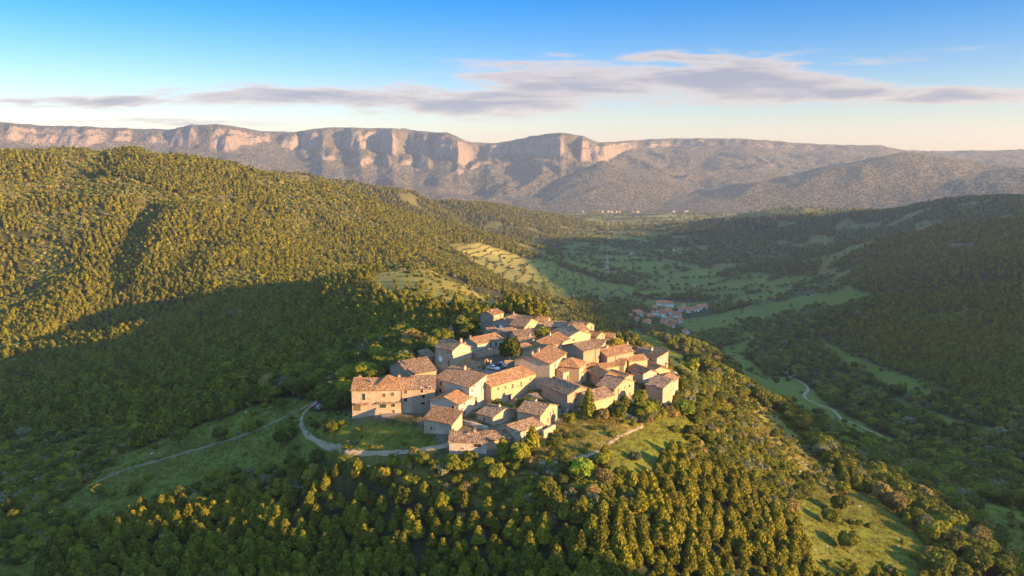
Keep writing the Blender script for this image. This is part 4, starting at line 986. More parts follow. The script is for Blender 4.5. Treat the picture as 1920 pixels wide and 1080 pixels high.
def crown_arrays(lobes, nleaf, size, seed, flat=0.55, core=0.80, core_n=(8, 6)):
    """leaf clumps spread over and inside a set of lobes; returns vertices, faces"""
    r_ = np.random.RandomState(seed); V = []; Fc = []
    areas = np.array([l[3] * l[4] for l in lobes]); areas = areas / areas.sum()
    pick = r_.choice(len(lobes), nleaf, p=areas)
    d = r_.normal(size=(nleaf, 3)); d /= np.linalg.norm(d, axis=1)[:, None]
    d[:, 2] = np.where(d[:, 2] < -0.55, -d[:, 2], d[:, 2])
    c = np.array([l[:3] for l in lobes])[pick]; rr = np.array([(l[3], l[3], l[4]) for l in lobes])[pick]
    lump = 0.86 + 0.22 * r_.rand(nleaf)
    p = c + d * rr * lump[:, None]
    nrm = d * flat + r_.normal(size=(nleaf, 3)) * (1 - flat) * 0.8; nrm /= np.linalg.norm(nrm, axis=1)[:, None]
    t = np.cross(nrm, r_.normal(size=(nleaf, 3))); t /= np.linalg.norm(t, axis=1)[:, None]; bt = np.cross(nrm, t)
    s = size * (0.6 + 0.8 * r_.rand(nleaf))[:, None]
    q = np.stack([p - t * s, p - bt * s * 0.62, p + t * s, p + bt * s * 0.62], 1)
    V = [q.reshape(-1, 3)]; base = nleaf * 4
    F4 = np.arange(nleaf * 4).reshape(-1, 4).tolist()
    if core:
        for l in lobes:
            nu, nv = core_n; vs = []
            for j in range(1, nv):
                ph = math.pi * j / nv
                for i in range(nu):
                    a = 2 * math.pi * (i + 0.5 * (j % 2)) / nu; k = core * (0.9 + 0.2 * r_.rand())
                    vs.append((l[0] + l[3] * k * math.sin(ph) * math.cos(a), l[1] + l[3] * k * math.sin(ph) * math.sin(a), l[2] + l[4] * k * math.cos(ph)))
            top = len(vs); vs.append((l[0], l[1], l[2] + l[4] * core)); vs.append((l[0], l[1], l[2] - l[4] * core))
            for j in range(nv - 2):
                for i in range(nu):
                    i2 = (i + 1) % nu; F4.append([base + j * nu + i, base + (j + 1) * nu + i, base + (j + 1) * nu + i2, base + j * nu + i2])
            for i in range(nu):
                i2 = (i + 1) % nu; F4.append([base + top, base + i, base + i2]); F4.append([base + top + 1, base + (nv - 2) * nu + i2, base + (nv - 2) * nu + i])
            V.append(np.array(vs)); base += len(vs)
    return np.concatenate(V), F4
def arr_mesh(name, V, Fc, mats, mi=None):
    me = bpy.data.meshes.new(name); me.from_pydata(V.tolist(), [], Fc)
    for m in mats: me.materials.append(m)
    if mi is not None: me.polygons.foreach_set('material_index', np.array(mi, dtype=np.int32))
    me.update(); return me
def trunk_arrays(h, r0, r1, limbs, seed):
    r_ = random.Random(seed); V = []; Fc = []
    def tube(pts_, rs_, n=6):
        b = len(V)
        for k, (p, q) in enumerate(zip(pts_, rs_)):
            for i in range(n):
                a = 2 * math.pi * i / n; V.append((p[0] + q * math.cos(a), p[1] + q * math.sin(a), p[2]))
        for k in range(len(pts_) - 1):
            for i in range(n): j = (i + 1) % n; Fc.append([b + k * n + i, b + k * n + j, b + (k + 1) * n + j, b + (k + 1) * n + i])
    x = r_.uniform(-.1, .1) * h * .3
    tube([(0, 0, -0.6), (0, 0, h * .1), (x * .5, x * .3, h * .5), (x, x * .5, h)], [r0 * 1.3, r0, (r0 + r1) / 2, r1])
    for k in range(limbs):
        z = h * r_.uniform(.35, .8); a = r_.uniform(0, 6.28); l = h * r_.uniform(.25, .45)
        tube([(0, 0, z), (math.cos(a) * l * .5, math.sin(a) * l * .5, z + l * .35), (math.cos(a) * l, math.sin(a) * l, z + l * .8)], [r1 * .9, r1 * .6, r1 * .25], 5)
    return np.array(V), Fc
def pine_lobes(seed, h=4.9, w=1.78):
    r_ = random.Random(seed); L_ = []
    L_.append((0, 0, h * .36, w * .86, h * .27)); L_.append((0, 0, h * .60, w * .66, h * .26)); L_.append((0.05, 0, h * .80, w * .38, h * .20))
    for k in range(5):
        a = k * 1.256 + r_.uniform(-.3, .3); z = r_.uniform(.24, .55); rr = w * (.80 - z * .6)
        L_.append((math.cos(a) * rr, math.sin(a) * rr, h * z, w * .40, h * .15))
    return L_
def broad_lobes(seed, w=3.6, h=6.5, n=9):
    r_ = random.Random(seed); L_ = [(0, 0, h * .60, w * .70, h * .33)]
    for k in range(n):
        a = k * 2.4 + r_.uniform(-.4, .4); el = r_.uniform(-.35, 1.0); rr = w * .58 * math.cos(el)
        q = r_.uniform(.34, .50) * w
        L_.append((math.cos(a) * rr, math.sin(a) * rr, h * .58 + math.sin(el) * h * .30, q, q * .80))
    return L_
def shrub_lobes(seed, w=1.4, h=1.7, n=5):
    r_ = random.Random(seed); L_ = [(0, 0, h * .40, w * .7, h * .45)]
    for k in range(n):
        a = k * 2.4 + r_.uniform(-.4, .4); rr = w * r_.uniform(.35, .6); q = r_.uniform(.3, .5) * w
        L_.append((math.cos(a) * rr, math.sin(a) * rr, h * r_.uniform(.3, .75), q, q * .85))
    return L_
def cypress_lobes(seed, w=1.4, h=8.0):
    return [(0, 0, h * .30, w, h * .24), (0.1, 0, h * .52, w * .92, h * .26), (0, .1, h * .74, w * .66, h * .22), (0, 0, h * .9, w * .32, h * .12)]
def tree_meshes(kind, seed, lod, leaf):
    """returns (crown mesh, trunk mesh, merged arrays)"""
    if kind == 'pine': lob = pine_lobes(seed); nl, sz = ((1300, .30), (420, .50), (110, .95))[lod]; tr = trunk_arrays(3.6, .13, .05, 0, seed)
    elif kind == 'broad': lob = broad_lobes(seed); nl, sz = ((2200, .42), (620, .75), (150, 1.35))[lod]; tr = trunk_arrays(4.2, .24, .12, 4 if lod == 0 else 0, seed)
    elif kind == 'cypress': lob = cypress_lobes(seed); nl, sz = ((1800, .32), (500, .6), (150, 1.2))[lod]; tr = trunk_arrays(5, .2, .08, 0, seed)
    else: lob = shrub_lobes(seed); nl, sz = ((700, .22), (220, .36), (70, .6))[lod]; tr = trunk_arrays(0.9, .06, .03, 2 if lod == 0 else 0, seed)
    cn = ((8, 6), (6, 4), (5, 3))[lod]
    if lod == 2: lob = lob[:4]
    V, Fc = crown_arrays(lob, nl, sz, seed, core_n=cn)
    return (V, Fc), tr
PROTO = {}
def get_proto(kind, seed, lod, leaf):
    k = (kind, seed, lod, leaf)
    if k not in PROTO: PROTO[k] = tree_meshes(kind, seed, lod, leaf)
    return PROTO[k]
_cm = {}
def parts_for(kind, seed, leaf):
    k = (kind, seed, leaf)
    if k not in _cm:
        (V, Fc), (TV, TF) = get_proto(kind, seed, 0, leaf)
        _cm[k] = (arr_mesh(kind + '_crown', V, Fc, [LF[leaf]]), arr_mesh(kind + '_trunk', TV, TF, [BARK]))
    return _cm[k]
NAMES = {'pine': 'pine_tree', 'broad': 'broadleaf_tree', 'shrub': 'shrub', 'cypress': 'cypress_tree'}
def make_tree(kind, seed, leaf, x, y, scale, label, cat, group=None, rz=None, zs=1.0, name=None):
    cr, tk = parts_for(kind, seed, leaf)
    e = empty(name or NAMES[kind], (x, y, float(ground(x, y)) - 0.05), rng.uniform(0, 6.28) if rz is None else rz)
    e.scale = (scale, scale, scale * zs)
    for nm, me in (('crown', cr), ('trunk' if kind != 'shrub' else 'stem', tk)):
        o = bpy.data.objects.new(nm, me); COL.objects.link(o); o.parent = e
    tag(e, label, cat, group); return e
# prototypes for the mass planting, kept in collections that are not in the scene
def proto_collection(name, specs):
    c = bpy.data.collections.new(name)
    for i, (kind, seed, lod, leaf) in enumerate(specs):
        (V, Fc), (TV, TF) = get_proto(kind, seed, lod, leaf)
        if lod < 2:
            VV = np.concatenate([V, TV]); FF = Fc + [[a + len(V) for a in f] for f in TF]; mi = [0] * len(Fc) + [1] * len(TF)
            me = arr_mesh('%s_%02d' % (name, i), VV, FF, [LF[leaf], BARK], mi)
        else: me = arr_mesh('%s_%02d' % (name, i), V, Fc, [LF[leaf]])
        o = bpy.data.objects.new('%s_%02d' % (name, i), me); c.objects.link(o)
    return c
def scatter(name, coll, X, Y, S, IDX, ROT, label=None, ZS=None):
    Z = ground(X, Y) - 0.05
    me = bpy.data.meshes.new(name); me.vertices.add(len(X))
    me.vertices.foreach_set('co', np.stack([X, Y, Z], -1).astype(np.float32).ravel())
    def at(nm, typ, arr, key='value'):
        a = me.attributes.new(nm, typ, 'POINT'); a.data.foreach_set(key, arr.ravel())
    sc3 = np.stack([S, S, S * (ZS if ZS is not None else 1.0)], -1).astype(np.float32)
    at('size', 'FLOAT_VECTOR', sc3, 'vector'); at('turn', 'FLOAT', ROT.astype(np.float32)); at('pick', 'INT', IDX.astype(np.int32))
    me.update()
    o = bpy.data.objects.new(name, me); COL.objects.link(o); tag(o, kind='stuff')
    ng = bpy.data.node_groups.new(name, 'GeometryNodeTree')
    ng.interface.new_socket('Geometry', in_out='INPUT', socket_type='NodeSocketGeometry'); ng.interface.new_socket('Geometry', in_out='OUTPUT', socket_type='NodeSocketGeometry')
    nd = ng.nodes; L = ng.links.new
    gi = nd.new('NodeGroupInput'); go = nd.new('NodeGroupOutput')
    ci = nd.new('GeometryNodeCollectionInfo'); ci.inputs['Collection'].default_value = coll
    ci.inputs['Separate Children'].default_value = True; ci.inputs['Reset Children'].default_value = True
    ip = nd.new('GeometryNodeInstanceOnPoints'); ip.inputs['Pick Instance'].default_value = True
    def na(nm, dt):
        a = nd.new('GeometryNodeInputNamedAttribute'); a.data_type = dt; a.inputs['Name'].default_value = nm
        return [s for s in a.outputs if s.enabled][0]
    cx = nd.new('ShaderNodeCombineXYZ'); L(na('turn', 'FLOAT'), cx.inputs[2])
    L(gi.outputs[0], ip.inputs['Points']); L(ci.outputs[0], ip.inputs['Instance'])
    L(na('pick', 'INT'), ip.inputs['Instance Index']); L(cx.outputs[0], ip.inputs['Rotation']); L(na('size', 'FLOAT_VECTOR'), ip.inputs['Scale'])
    L(ip.outputs[0], go.inputs[0])
    mod = o.modifiers.new('planting', 'NODES'); mod.node_group = ng
    return o
RS = np.random.RandomState(11)
def grid_pts(sp, r0, r1, jit, rot=0.25, thm=40):
    m = r1 + 50; k = int(m / sp) + 2
    i, j = np.meshgrid(np.arange(-k, k), np.arange(-int(k / .86), int(k / .86)))
    u = (i + 0.5 * (j % 2)) * sp; v = j * sp * 0.87
    u = u + RS.uniform(-jit, jit, u.shape) * sp; v = v + RS.uniform(-jit, jit, u.shape) * sp
    X = u * math.cos(rot) - v * math.sin(rot); Y = u * math.sin(rot) + v * math.cos(rot)
    r = np.hypot(X, Y); th = np.abs(np.arctan2(X, Y))
    mm = (r > r0) & (r < r1) & (th < rad(thm)); return X[mm], Y[mm]
def clear(X, Y, pad=1.5):
    ok = np.ones(X.shape, bool)
    for M, ux, a, uy, b in EXCL:
        dx = X - M.x; dy = Y - M.y; u = dx * ux.x + dy * ux.y; v = dx * uy.x + dy * uy.y
        ok &= ~((u > -pad) & (u < a + pad) & (v > -pad) & (v < b + pad))
    for S, w in PATHS:
        lo = S.min(0) - 6; hi = S.max(0) + 6
        m = ok & (X > lo[0]) & (X < hi[0]) & (Y > lo[1]) & (Y < hi[1])
        if not m.any(): continue
        ix = np.where(m)[0]
        for s0 in range(0, len(ix), 4000):
            q = ix[s0:s0 + 4000]
            d = np.min((X[q, None] - S[None, ::2, 0]) ** 2 + (Y[q, None] - S[None, ::2, 1]) ** 2, axis=1)
            ok[q] &= d > (w / 2 + pad * 0.8) ** 2
    return ok
def keepout(px, py, trees=True):          # gaps in the planting seen in the photo: (x, y, rx, ry)
    k = np.ones(px.shape, bool)
    for x, y, rx, ry in (HOLES if trees else HOLES[:4]): k &= ((px - x) / rx) ** 2 + ((py - y) / ry) ** 2 > 1
    return k
HOLES = [(930, 690, 60, 14), (770, 785, 80, 26), (895, 800, 80, 22), (720, 760, 70, 30), (790, 532, 85, 24), (880, 556, 70, 20), (1240, 665, 60, 14), (690, 866, 80, 15)]
allp = {'pine': [], 'broad': [], 'shrub': []}      # each entry: X, Y, size
def sample(sp, r0, r1, jit, fn, rot=0.25):
    X, Y = grid_pts(sp, r0, r1, jit, rot)
    Z = ground(X, Y); c, px, py = classify(X, Y, Z)
    fn(X, Y, Z, c, px, py, np.hypot(X, Y))
def fn_pine(X, Y, Z, c, px, py, r):
    thin = fbm(X / 60, Y / 60, 3)
    m = (c == PINE) & (RS.rand(len(X)) < np.where(r < 420, 0.97, 0.94 - 0.55 * sstep(thin, 0.12, 0.5)))
    m &= ~((Z - CZ < -244) & (r > 1200) & (r < 3800))
    big = np.interp(r, [150, 300, 700, 1500, 2600], [1.03, 1.12, 1.28, 1.55, 2.1])
    s = big * RS.uniform(0.72, 1.15, len(X)) * (1 + 0.22 * fbm(X / 25, Y / 25, 2))
    allp['pine'].append((X[m], Y[m], s[m]))
sample(3.5, 100, 330, 0.34, fn_pine)
sample(4.5, 330, 900, 0.26, fn_pine, 0.5)
sample(6.0, 900, 1700, 0.3, fn_pine, 0.1)
sample(8.6, 1700, 3700, 0.3, fn_pine, 0.4)
def fn_broad(X, Y, Z, c, px, py, r):
    cid_, ed = cells(X, Y, 150, 85)
    woodc = (cid_ % 100) < 20
    nz = fbm(X / 45, Y / 45, 3); u = RS.rand(len(X))
    p = np.zeros(len(X))
    p = np.where(c == BROAD, 0.93 - 0.35 * sstep(nz, 0.2, 0.5), p)
    p = np.where(c == SCRUB, np.where(r < 420, 0.56, 0.10), p)
    p = np.where(c == GRASS, np.where(r < 420, 0.012, 0.02), p)
    p = np.where(c == DRY, 0.03, p)
    p = np.where(c == FIELD, np.where(woodc, 0.85, np.where(ed < 0.075, 0.8, 0.02)), p)
    p = np.where((c == FIELD) & (r > 2900), np.where(ed < 0.05, .3, 0.0), p)
    hz = (Z * 0.16) % 1.0
    p = np.where(c == TERRACE, np.where(hz > 0.86, 0.30, 0.03), p)
    p = np.where((c == PINE) & (Z - CZ < -240) & (r > 1200) & (r < 3800), 0.7, p)
    p = np.where((c == PINE) & (r < 420), 0.02, p)
    p = np.where(((px - 1262) / 85) ** 2 + ((py - 600) / 38) ** 2 < 1, p * .22, p)
    m = u < p
    s = RS.uniform(0.6, 1.15, len(X)) * np.interp(r, [150, 400, 1200, 3000], [0.66, 0.85, 1.1, 1.5])
    s = np.where((c == BROAD) & (r < 420), s * 1.28, s)
    s = np.where(c == SCRUB, s * 0.78, s)
    s = np.where(c == TERRACE, s * 0.6, s)
    s = np.where(((px - 1262) / 85) ** 2 + ((py - 600) / 38) ** 2 < 1, s * .6, s)
    allp['broad'].append((X[m], Y[m], s[m]))
sample(4.6, 110, 420, 0.4, fn_broad)
sample(6.3, 420, 1400, 0.42, fn_broad, 0.7)
sample(9.5, 1400, 4050, 0.45, fn_broad, 0.2)
def fn_shrub(X, Y, Z, c, px, py, r):
    nz = fbm(X / 18, Y / 18, 3); nz2 = fbm(X / 70 + 9, Y / 70, 3)
    p = np.zeros(len(X))
    p = np.where(c == SCRUB, 0.95, p)
    p = np.where(c == DRY, 0.25 + 0.35 * sstep(nz, 0, .3), p)
    p = np.where(c == GRASS, 0.02 + 0.40 * sstep(nz, 0.28, 0.5), p)
    p = np.where(c == BROAD, 0.30, p)
    p = np.where((c == PINE), 0.10, p)
    p = np.where(c == VILLAGE, 0.22, p)
    p = np.where(c == ROCK, 0.15, p)
    inloop = inpoly(px, py, [(575,770),(650,775),(700,790),(790,800),(845,820),(842,838),(780,846),(690,848),(620,836),(578,805)])
    p = np.where(inloop, 0.22 + 0.5 * sstep(nz, 0, .35), p)
    m = RS.rand(len(X)) < p
    s = RS.uniform(0.5, 1.45, len(X)) * np.where(r < 420, 1.15, 1.5)
    s = np.where((c == DRY) | (c == VILLAGE), s * 0.65, s); s = np.where(inloop, s * .6, s); s = np.where(c == GRASS, s * .8, s)
    allp['shrub'].append((X[m], Y[m], s[m]))
sample(2.3, 110, 420, 0.45, fn_shrub)
sample(4.5, 420, 1350, 0.45, fn_shrub, 0.6)

LOD_R = (300, 850)
SPEC = {
 'pine': [('pine', s, l, 'pine') for l in (0, 1, 2) for s in (1, 2, 3)],
 'broad': [('broad', s, l, lf) for l in (0, 1, 2) for s, lf in ((11, 'dark'), (12, 'dark'), (13, 'green'), (14, 'green'), (15, 'rust'), (16, 'sage'))],
 'shrub': [('shrub', s, l, lf) for l in (0, 1, 2) for s, lf in ((21, 'dark'), (22, 'green'), (23, 'rust'), (24, 'sage'), (25, 'green'))],
}
PROB = {'pine': [.34, .33, .33], 'broad': [.30, .26, .19, .13, .05, .07], 'shrub': [.30, .27, .10, .15, .18]}
GLABEL = {
 'pine': [('young pine with a dense rounded cone crown, in the planted pine rows', 'pine tree', 'pines of the hillside plantation')],
 'broad': [('round crowned broadleaf tree standing in the mixed woodland around the village', 'tree', 'broadleaf trees around the hilltop village')],
 'shrub': [('low bushy shrub growing on the slopes around the village', 'shrub', 'shrubs on the village slopes')],
}
def nearest(kind, count=300):
    X = np.concatenate([a[0] for a in allp[kind]]); Y = np.concatenate([a[1] for a in allp[kind]]); S = np.concatenate([a[2] for a in allp[kind]])
    ok = clear(X, Y, {'pine': 2.0, 'broad': 2.6, 'shrub': 0.8}[kind]); X, Y, S = X[ok], Y[ok], S[ok]
    Z = ground(X, Y); px, py = project(X, Y, Z + 2.5)
    k = keepout(px, py, kind != 'shrub'); X, Y, S, Z, px, py = X[k], Y[k], S[k], Z[k], px[k], py[k]
    vis = (px > -15) & (px < 1935) & (py < 1095) & (py > 0)
    sc_ = S / np.hypot(X, Y); sc_ = np.where(vis, sc_, 0)
    order = np.argsort(-sc_); return X, Y, S, order[:count], order[count:]
def where_is(px, py):
    if py < 600: return 'on the ridge behind the village'
    if px < 560 and py < 860: return 'by the left meadow'
    if px < 860 and py < 790: return 'on the wooded slope left of the village'
    if px < 960 and py < 870: return 'around the gravel path loop'
    if px < 960: return 'on the slope below the gravel path'
    if px < 1240 and py > 770: return 'on the slope below the stone path'
    if px < 1240: return 'among the houses of the village'
    if px < 1480 and py < 820: return 'on the right shoulder of the village hill'
    if px < 1560: return 'on the sunlit right flank of the village hill'
    return 'on the lower right slope near the green meadow'
TONE = {'dark': 'dark green', 'green': 'fresh green', 'rust': 'rusty brown', 'sage': 'grey green', 'pine': 'olive green'}
def size_word(s): return 'small' if s < .75 else ('tall' if s > 1.02 else 'middling')
for kind in ('pine', 'broad', 'shrub'):
    X, Y, S, near, rest = nearest(kind)
    base = SPEC[kind]; nv = len(base) // 3; pr_ = PROB[kind]
    lab, cat, grp = GLABEL[kind][0]
    var = RS.choice(nv, len(X), p=pr_)
    for i in near:
        kd, sd, _, lf = base[var[i]]
        ppx, ppy = project(X[i:i+1], Y[i:i+1], ground(X[i:i+1], Y[i:i+1])); wh = where_is(float(ppx[0]), float(ppy[0]))
        lab = {'pine': '%s cone crowned pine in the plantation, ' % size_word(S[i]), 'broad': '%s %s round crowned tree ' % (size_word(S[i] * 1.1), TONE[lf]), 'shrub': '%s %s low shrub ' % (size_word(S[i] * .8), TONE[lf])}[kind] + wh
        make_tree(kd, sd, lf, float(X[i]), float(Y[i]), float(S[i]), lab, cat, grp, zs=rng.uniform(.85, 1.1))
    Xr, Yr, Sr, vr = X[rest], Y[rest], S[rest], var[rest]
    rr = np.hypot(Xr, Yr); lod = np.where(rr < LOD_R[0], 0, np.where(rr < LOD_R[1], 1, 2))
    coll = proto_collection({'pine': 'pine', 'broad': 'broadleaf', 'shrub': 'bush'}[kind], base)
    scatter({'pine': 'pine_forest', 'broad': 'broadleaf_woodland', 'shrub': 'scrub'}[kind], coll, Xr, Yr, Sr, lod * nv + vr, RS.uniform(0, 6.28, len(Xr)), ZS=RS.uniform(.85, 1.1, len(Xr)))
    print('PLANT', kind, len(Xr))
# ------------------------------------------------------------------ single trees and bushes around the village
def tree_px(kind, seed, leaf, px, py, scale, label, cat='tree', zs=1.0, group=None, name=None):
    p = hit(px, py, 120, 900); return make_tree(kind, seed, leaf, p.x, p.y, scale, label, cat, group, zs=zs, name=name)
V_TREES = [
 ('broad', 12, 'dark', 955, 688, 1.05, 'tall dark tree between the parked cars wall and the house with a railed balcony', 1.45),
 ('broad', 13, 'green', 1019, 643, 1.0, 'wide yellow green tree among the roofs at the back of the village', .9),
 ('broad', 14, 'green', 985, 772, .72, 'round leafy tree in front of the long ochre house', .95),
 ('broad', 11, 'dark', 1013, 768, .45, 'small dark tree beside the house with the curved shaded wall', 1.0),
 ('broad', 13, 'green', 932, 768, .48, 'yellow green bushy tree at the left foot of the long ochre house', .9),
 ('broad', 14, 'green', 950, 772, .42, 'small bushy tree just above the small hut', .9),
 ('cypress', 31, 'green', 1103, 790, 1.15, 'tall columnar tree against the wall right of the two stacked gable windows', 1.0),
 ('broad', 14, 'rust', 1128, 794, .62, 'rust tinged tree below the mauve tiled low house', 1.1),
 ('broad', 13, 'green', 1068, 800, .5, 'bushy tree under the two stacked gable windows', 1.1),
 ('broad', 14, 'green', 1088, 700, .42, 'small bright tree behind the steep orange hipped roof', 1.0),
 ('broad', 13, 'gold', 1100, 655, .42, 'golden bush at the foot of the pilastered narrow house', .9),
 ('broad', 14, 'gold', 1156, 658, .78, 'golden round tree on the right skyline of the village, the left one of two', 1.0),
 ('broad', 13, 'gold', 1208, 664, .70, 'golden round tree standing alone behind the blank pale walled block', 1.0),
 ('broad', 14, 'gold', 892, 616, .85, 'yellow tree left of the topmost detached house', 1.1),
 ('broad', 13, 'green', 908, 604, .75, 'green tree touching the topmost detached house on its left', 1.2),
 ('broad', 14, 'green', 1199, 762, .62, 'yellow green tree at the corner of the four window gable', 1.3),
 ('broad', 13, 'green', 1213, 783, .72, 'round tree above the end of the stone path', 1.0),
 ('broad', 15, 'rust', 1212, 800, .60, 'pinkish brown tree beside the bend of the stone path', .9),
 ('broad', 13, 'bright', 1282, 786, .85, 'bright green tree below the last house on the right', 1.0),
 ('broad', 12, 'dark', 1260, 778, .6, 'dark tree in front of the last house on the right', 1.0),
 ('broad', 14, 'green', 1176, 715, .35, 'small bush by the mauve shaded side wall', 1.0),
 ('pine', 2, 'pine', 856, 576, 1.25, 'lone pine standing in the golden meadow behind the village', 1.2),
 ('broad', 13, 'bright', 538, 826, .95, 'vivid green round tree beside the bend of the gravel path', .95),
 ('broad', 14, 'green', 337, 836, 1.0, 'tall yellow green tree at the upper edge of the left meadow', 1.1),
 ('broad', 12, 'dark', 414, 826, .85, 'dark round tree above the earth track across the left meadow', .85),
 ('broad', 14, 'green', 468, 812, .65, 'small yellow green tree right above the earth track', 1.0),
 ('broad', 11, 'dark', 185, 934, .85, 'dark round tree at the lower left end of the earth track', .85),
 ('broad', 12, 'dark', 256, 928, .68, 'dark bush like tree with a lighter bush behind it, in the left meadow', .95),
 ('broad', 11, 'dark', 400, 932, .72, 'dark tree in the lower left meadow, the left one of a loose row', .9),
 ('broad', 14, 'gold', 480, 926, .62, 'dark tree with a golden flowering side, in the lower left meadow', 1.0),
 ('broad', 14, 'gold', 581, 908, .60, 'tree with golden flowers below the gravel path', 1.2),
 ('broad', 12, 'dark', 545, 882, .60, 'small dark tree topped with yellow, left of the golden flowering one', 1.1),
 ('broad', 14, 'gold', 524, 962, .55, 'yellow flowering tree at the upper edge of the pine rows', .9),
 ('broad', 13, 'gold', 722, 905, .55, 'small tree with golden top under the loop of the gravel path', 1.1),
 ('broad', 12, 'dark', 622, 812, .60, 'dark shrubby tree inside the loop of the gravel path', .9),
 ('broad', 11, 'dark', 590, 806, .45, 'small dark bush tree at the inner bend of the gravel path', .9),
 ('broad', 12, 'dark', 628, 770, .75, 'dark tree left of the garage door house end', 1.0),
 ('broad', 13, 'bright', 1090, 902, .85, 'bright green round tree on the slope under the stone path', .95),
 ('broad', 14, 'rust', 1132, 912, .70, 'brownish tree right of the bright green one under the stone path', 1.0),
 ('broad', 14, 'green', 1025, 932, .75, 'big golden green tree above the pine rows, below the front house', 1.0),
 ('broad', 13, 'green', 975, 872, .72, 'sunlit tree in front of the lower wing of the nearest rubble house', 1.2),
 ('broad', 14, 'green', 930, 905, .62, 'shaded tree with a sunlit top below the nearest rubble house', 1.2),
 ('broad', 13, 'bright', 838, 950, .55, 'lime green tree with yellow centre in front of the pine rows', .95),
 ('broad', 14, 'green', 1575, 965, .85, 'sunlit tree on the right slope above the green meadow', 1.2),
 ('broad', 13, 'green', 1590, 1035, .85, 'big rounded tree beside the green meadow at the lower right', 1.0),
 ('broad', 14, 'rust', 1480, 965, .75, 'brown tinged round tree on the right slope', .9),
]
for kd, sd, lf, px, py, s_, lab, zs in V_TREES:
    tree_px(kd, sd, lf, px, py, s_, lab, 'pine tree' if kd == 'pine' else 'tree', zs)

# ------------------------------------------------------------------ walls, dishes, cars, people
def stone_wall(pxs, h, t, label, mat='brown'):
    P_ = [hit(a, b, 120, 800) for a, b in pxs]; z0 = min(p.z for p in P_) - 1
    e = empty('stone_wall', (P_[0].x, P_[0].y, z0)); w = MBd(); cpg = MBd()
    for p, q in zip(P_[:-1], P_[1:]):
        n_ = max(1, int((q - p).length / 2))
        for k in range(n_):
            a = p.lerp(q, k / n_); b = p.lerp(q, (k + 1) / n_); d = (b - a); d.z = 0; d.normalize(); nn = Vector((-d.y, d.x, 0)) * t / 2
            za = float(ground(a.x, a.y)) + h - z0; zb = float(ground(b.x, b.y)) + h - z0
            A_ = a - P_[0]; B_2 = b - P_[0]
            c = [(A_.x - nn.x, A_.y - nn.y), (B_2.x - nn.x, B_2.y - nn.y), (B_2.x + nn.x, B_2.y + nn.y), (A_.x + nn.x, A_.y + nn.y)]
            zt = [za, zb, zb, za]
            for mb, lo, hi, g in ((w, 0, 0, 1.0), (cpg, 0.002, 0.12, 1.25)):
                cc = [((c[i][0] + c[(i + 2) % 4][0]) / 2 + (c[i][0] - c[(i + 2) % 4][0]) / 2 * 1.0, (c[i][1] + c[(i + 2) % 4][1]) / 2 + (c[i][1] - c[(i + 2) % 4][1]) / 2 * 1.0) for i in range(4)]
                bot = [(*cc[i], 0 if mb is w else zt[i] + lo) for i in range(4)]; top = [(*cc[i], zt[i] + hi) for i in range(4)]
                for i in range(4): j = (i + 1) % 4; mb.poly([bot[i], bot[j], top[j], top[i]])
                mb.poly(top)
    w.build('wall', mat, e); cpg.build('coping', 'trim', e)
    tag(e, label, 'wall'); return e
stone_wall([(946, 689), (964, 689), (985, 694)], 2.3, .5, 'stone garden wall with pale coping, right of the parked cars')
stone_wall([(1018, 824), (1040, 812)], 2.2, .6, 'terrace wall below the two doored house', 'beige')
stone_wall([(858, 795), (885, 799), (915, 808)], 1.0, .4, 'low garden wall with pale top, between the small hut and the nearest rubble house', 'grey')
stone_wall([(1143, 760), (1170, 762)], .8, .5, 'low wall at the start of the stone path', 'beige')

def dish(px, py, z, r, label):
    p = on_plane(px, py, z); e = empty('satellite_dish', p, -0.9)
    m = MBd(); n_ = 14
    prev = [(0, 0, r * .7)] * n_
    for j in range(1, 5):
        q = r * j / 4; y = -0.35 * (q * q / r)
        cur = [(q * math.cos(2 * math.pi * k / n_), y, r * .7 + q * math.sin(2 * math.pi * k / n_)) for k in range(n_)]
        for k in range(n_): m.poly([prev[k], prev[(k + 1) % n_], cur[(k + 1) % n_], cur[k]] if j > 1 else [prev[0], cur[(k + 1) % n_], cur[k]])
        prev = cur
    m.sm = True; o = m.build('reflector', 'white', e); s = o.modifiers.new('thickness', 'SOLIDIFY'); s.thickness = .04
    m = MBd(); m.cyl(0, .12, -0.7, r * .7, .04); m.build('mast', 'iron', e)
    tag(e, label, 'satellite dish')
dish(827, 676, CZ - 61.5, .95, 'white dish against the left wall of the chapel like house')
dish(940, 616, CZ - 60.2, .8, 'white dish on the skyline roof left of the small pinkish house')
dish(696, 716, CZ - 64.0, .6, 'white dish on the orange roof of the garage door house end')

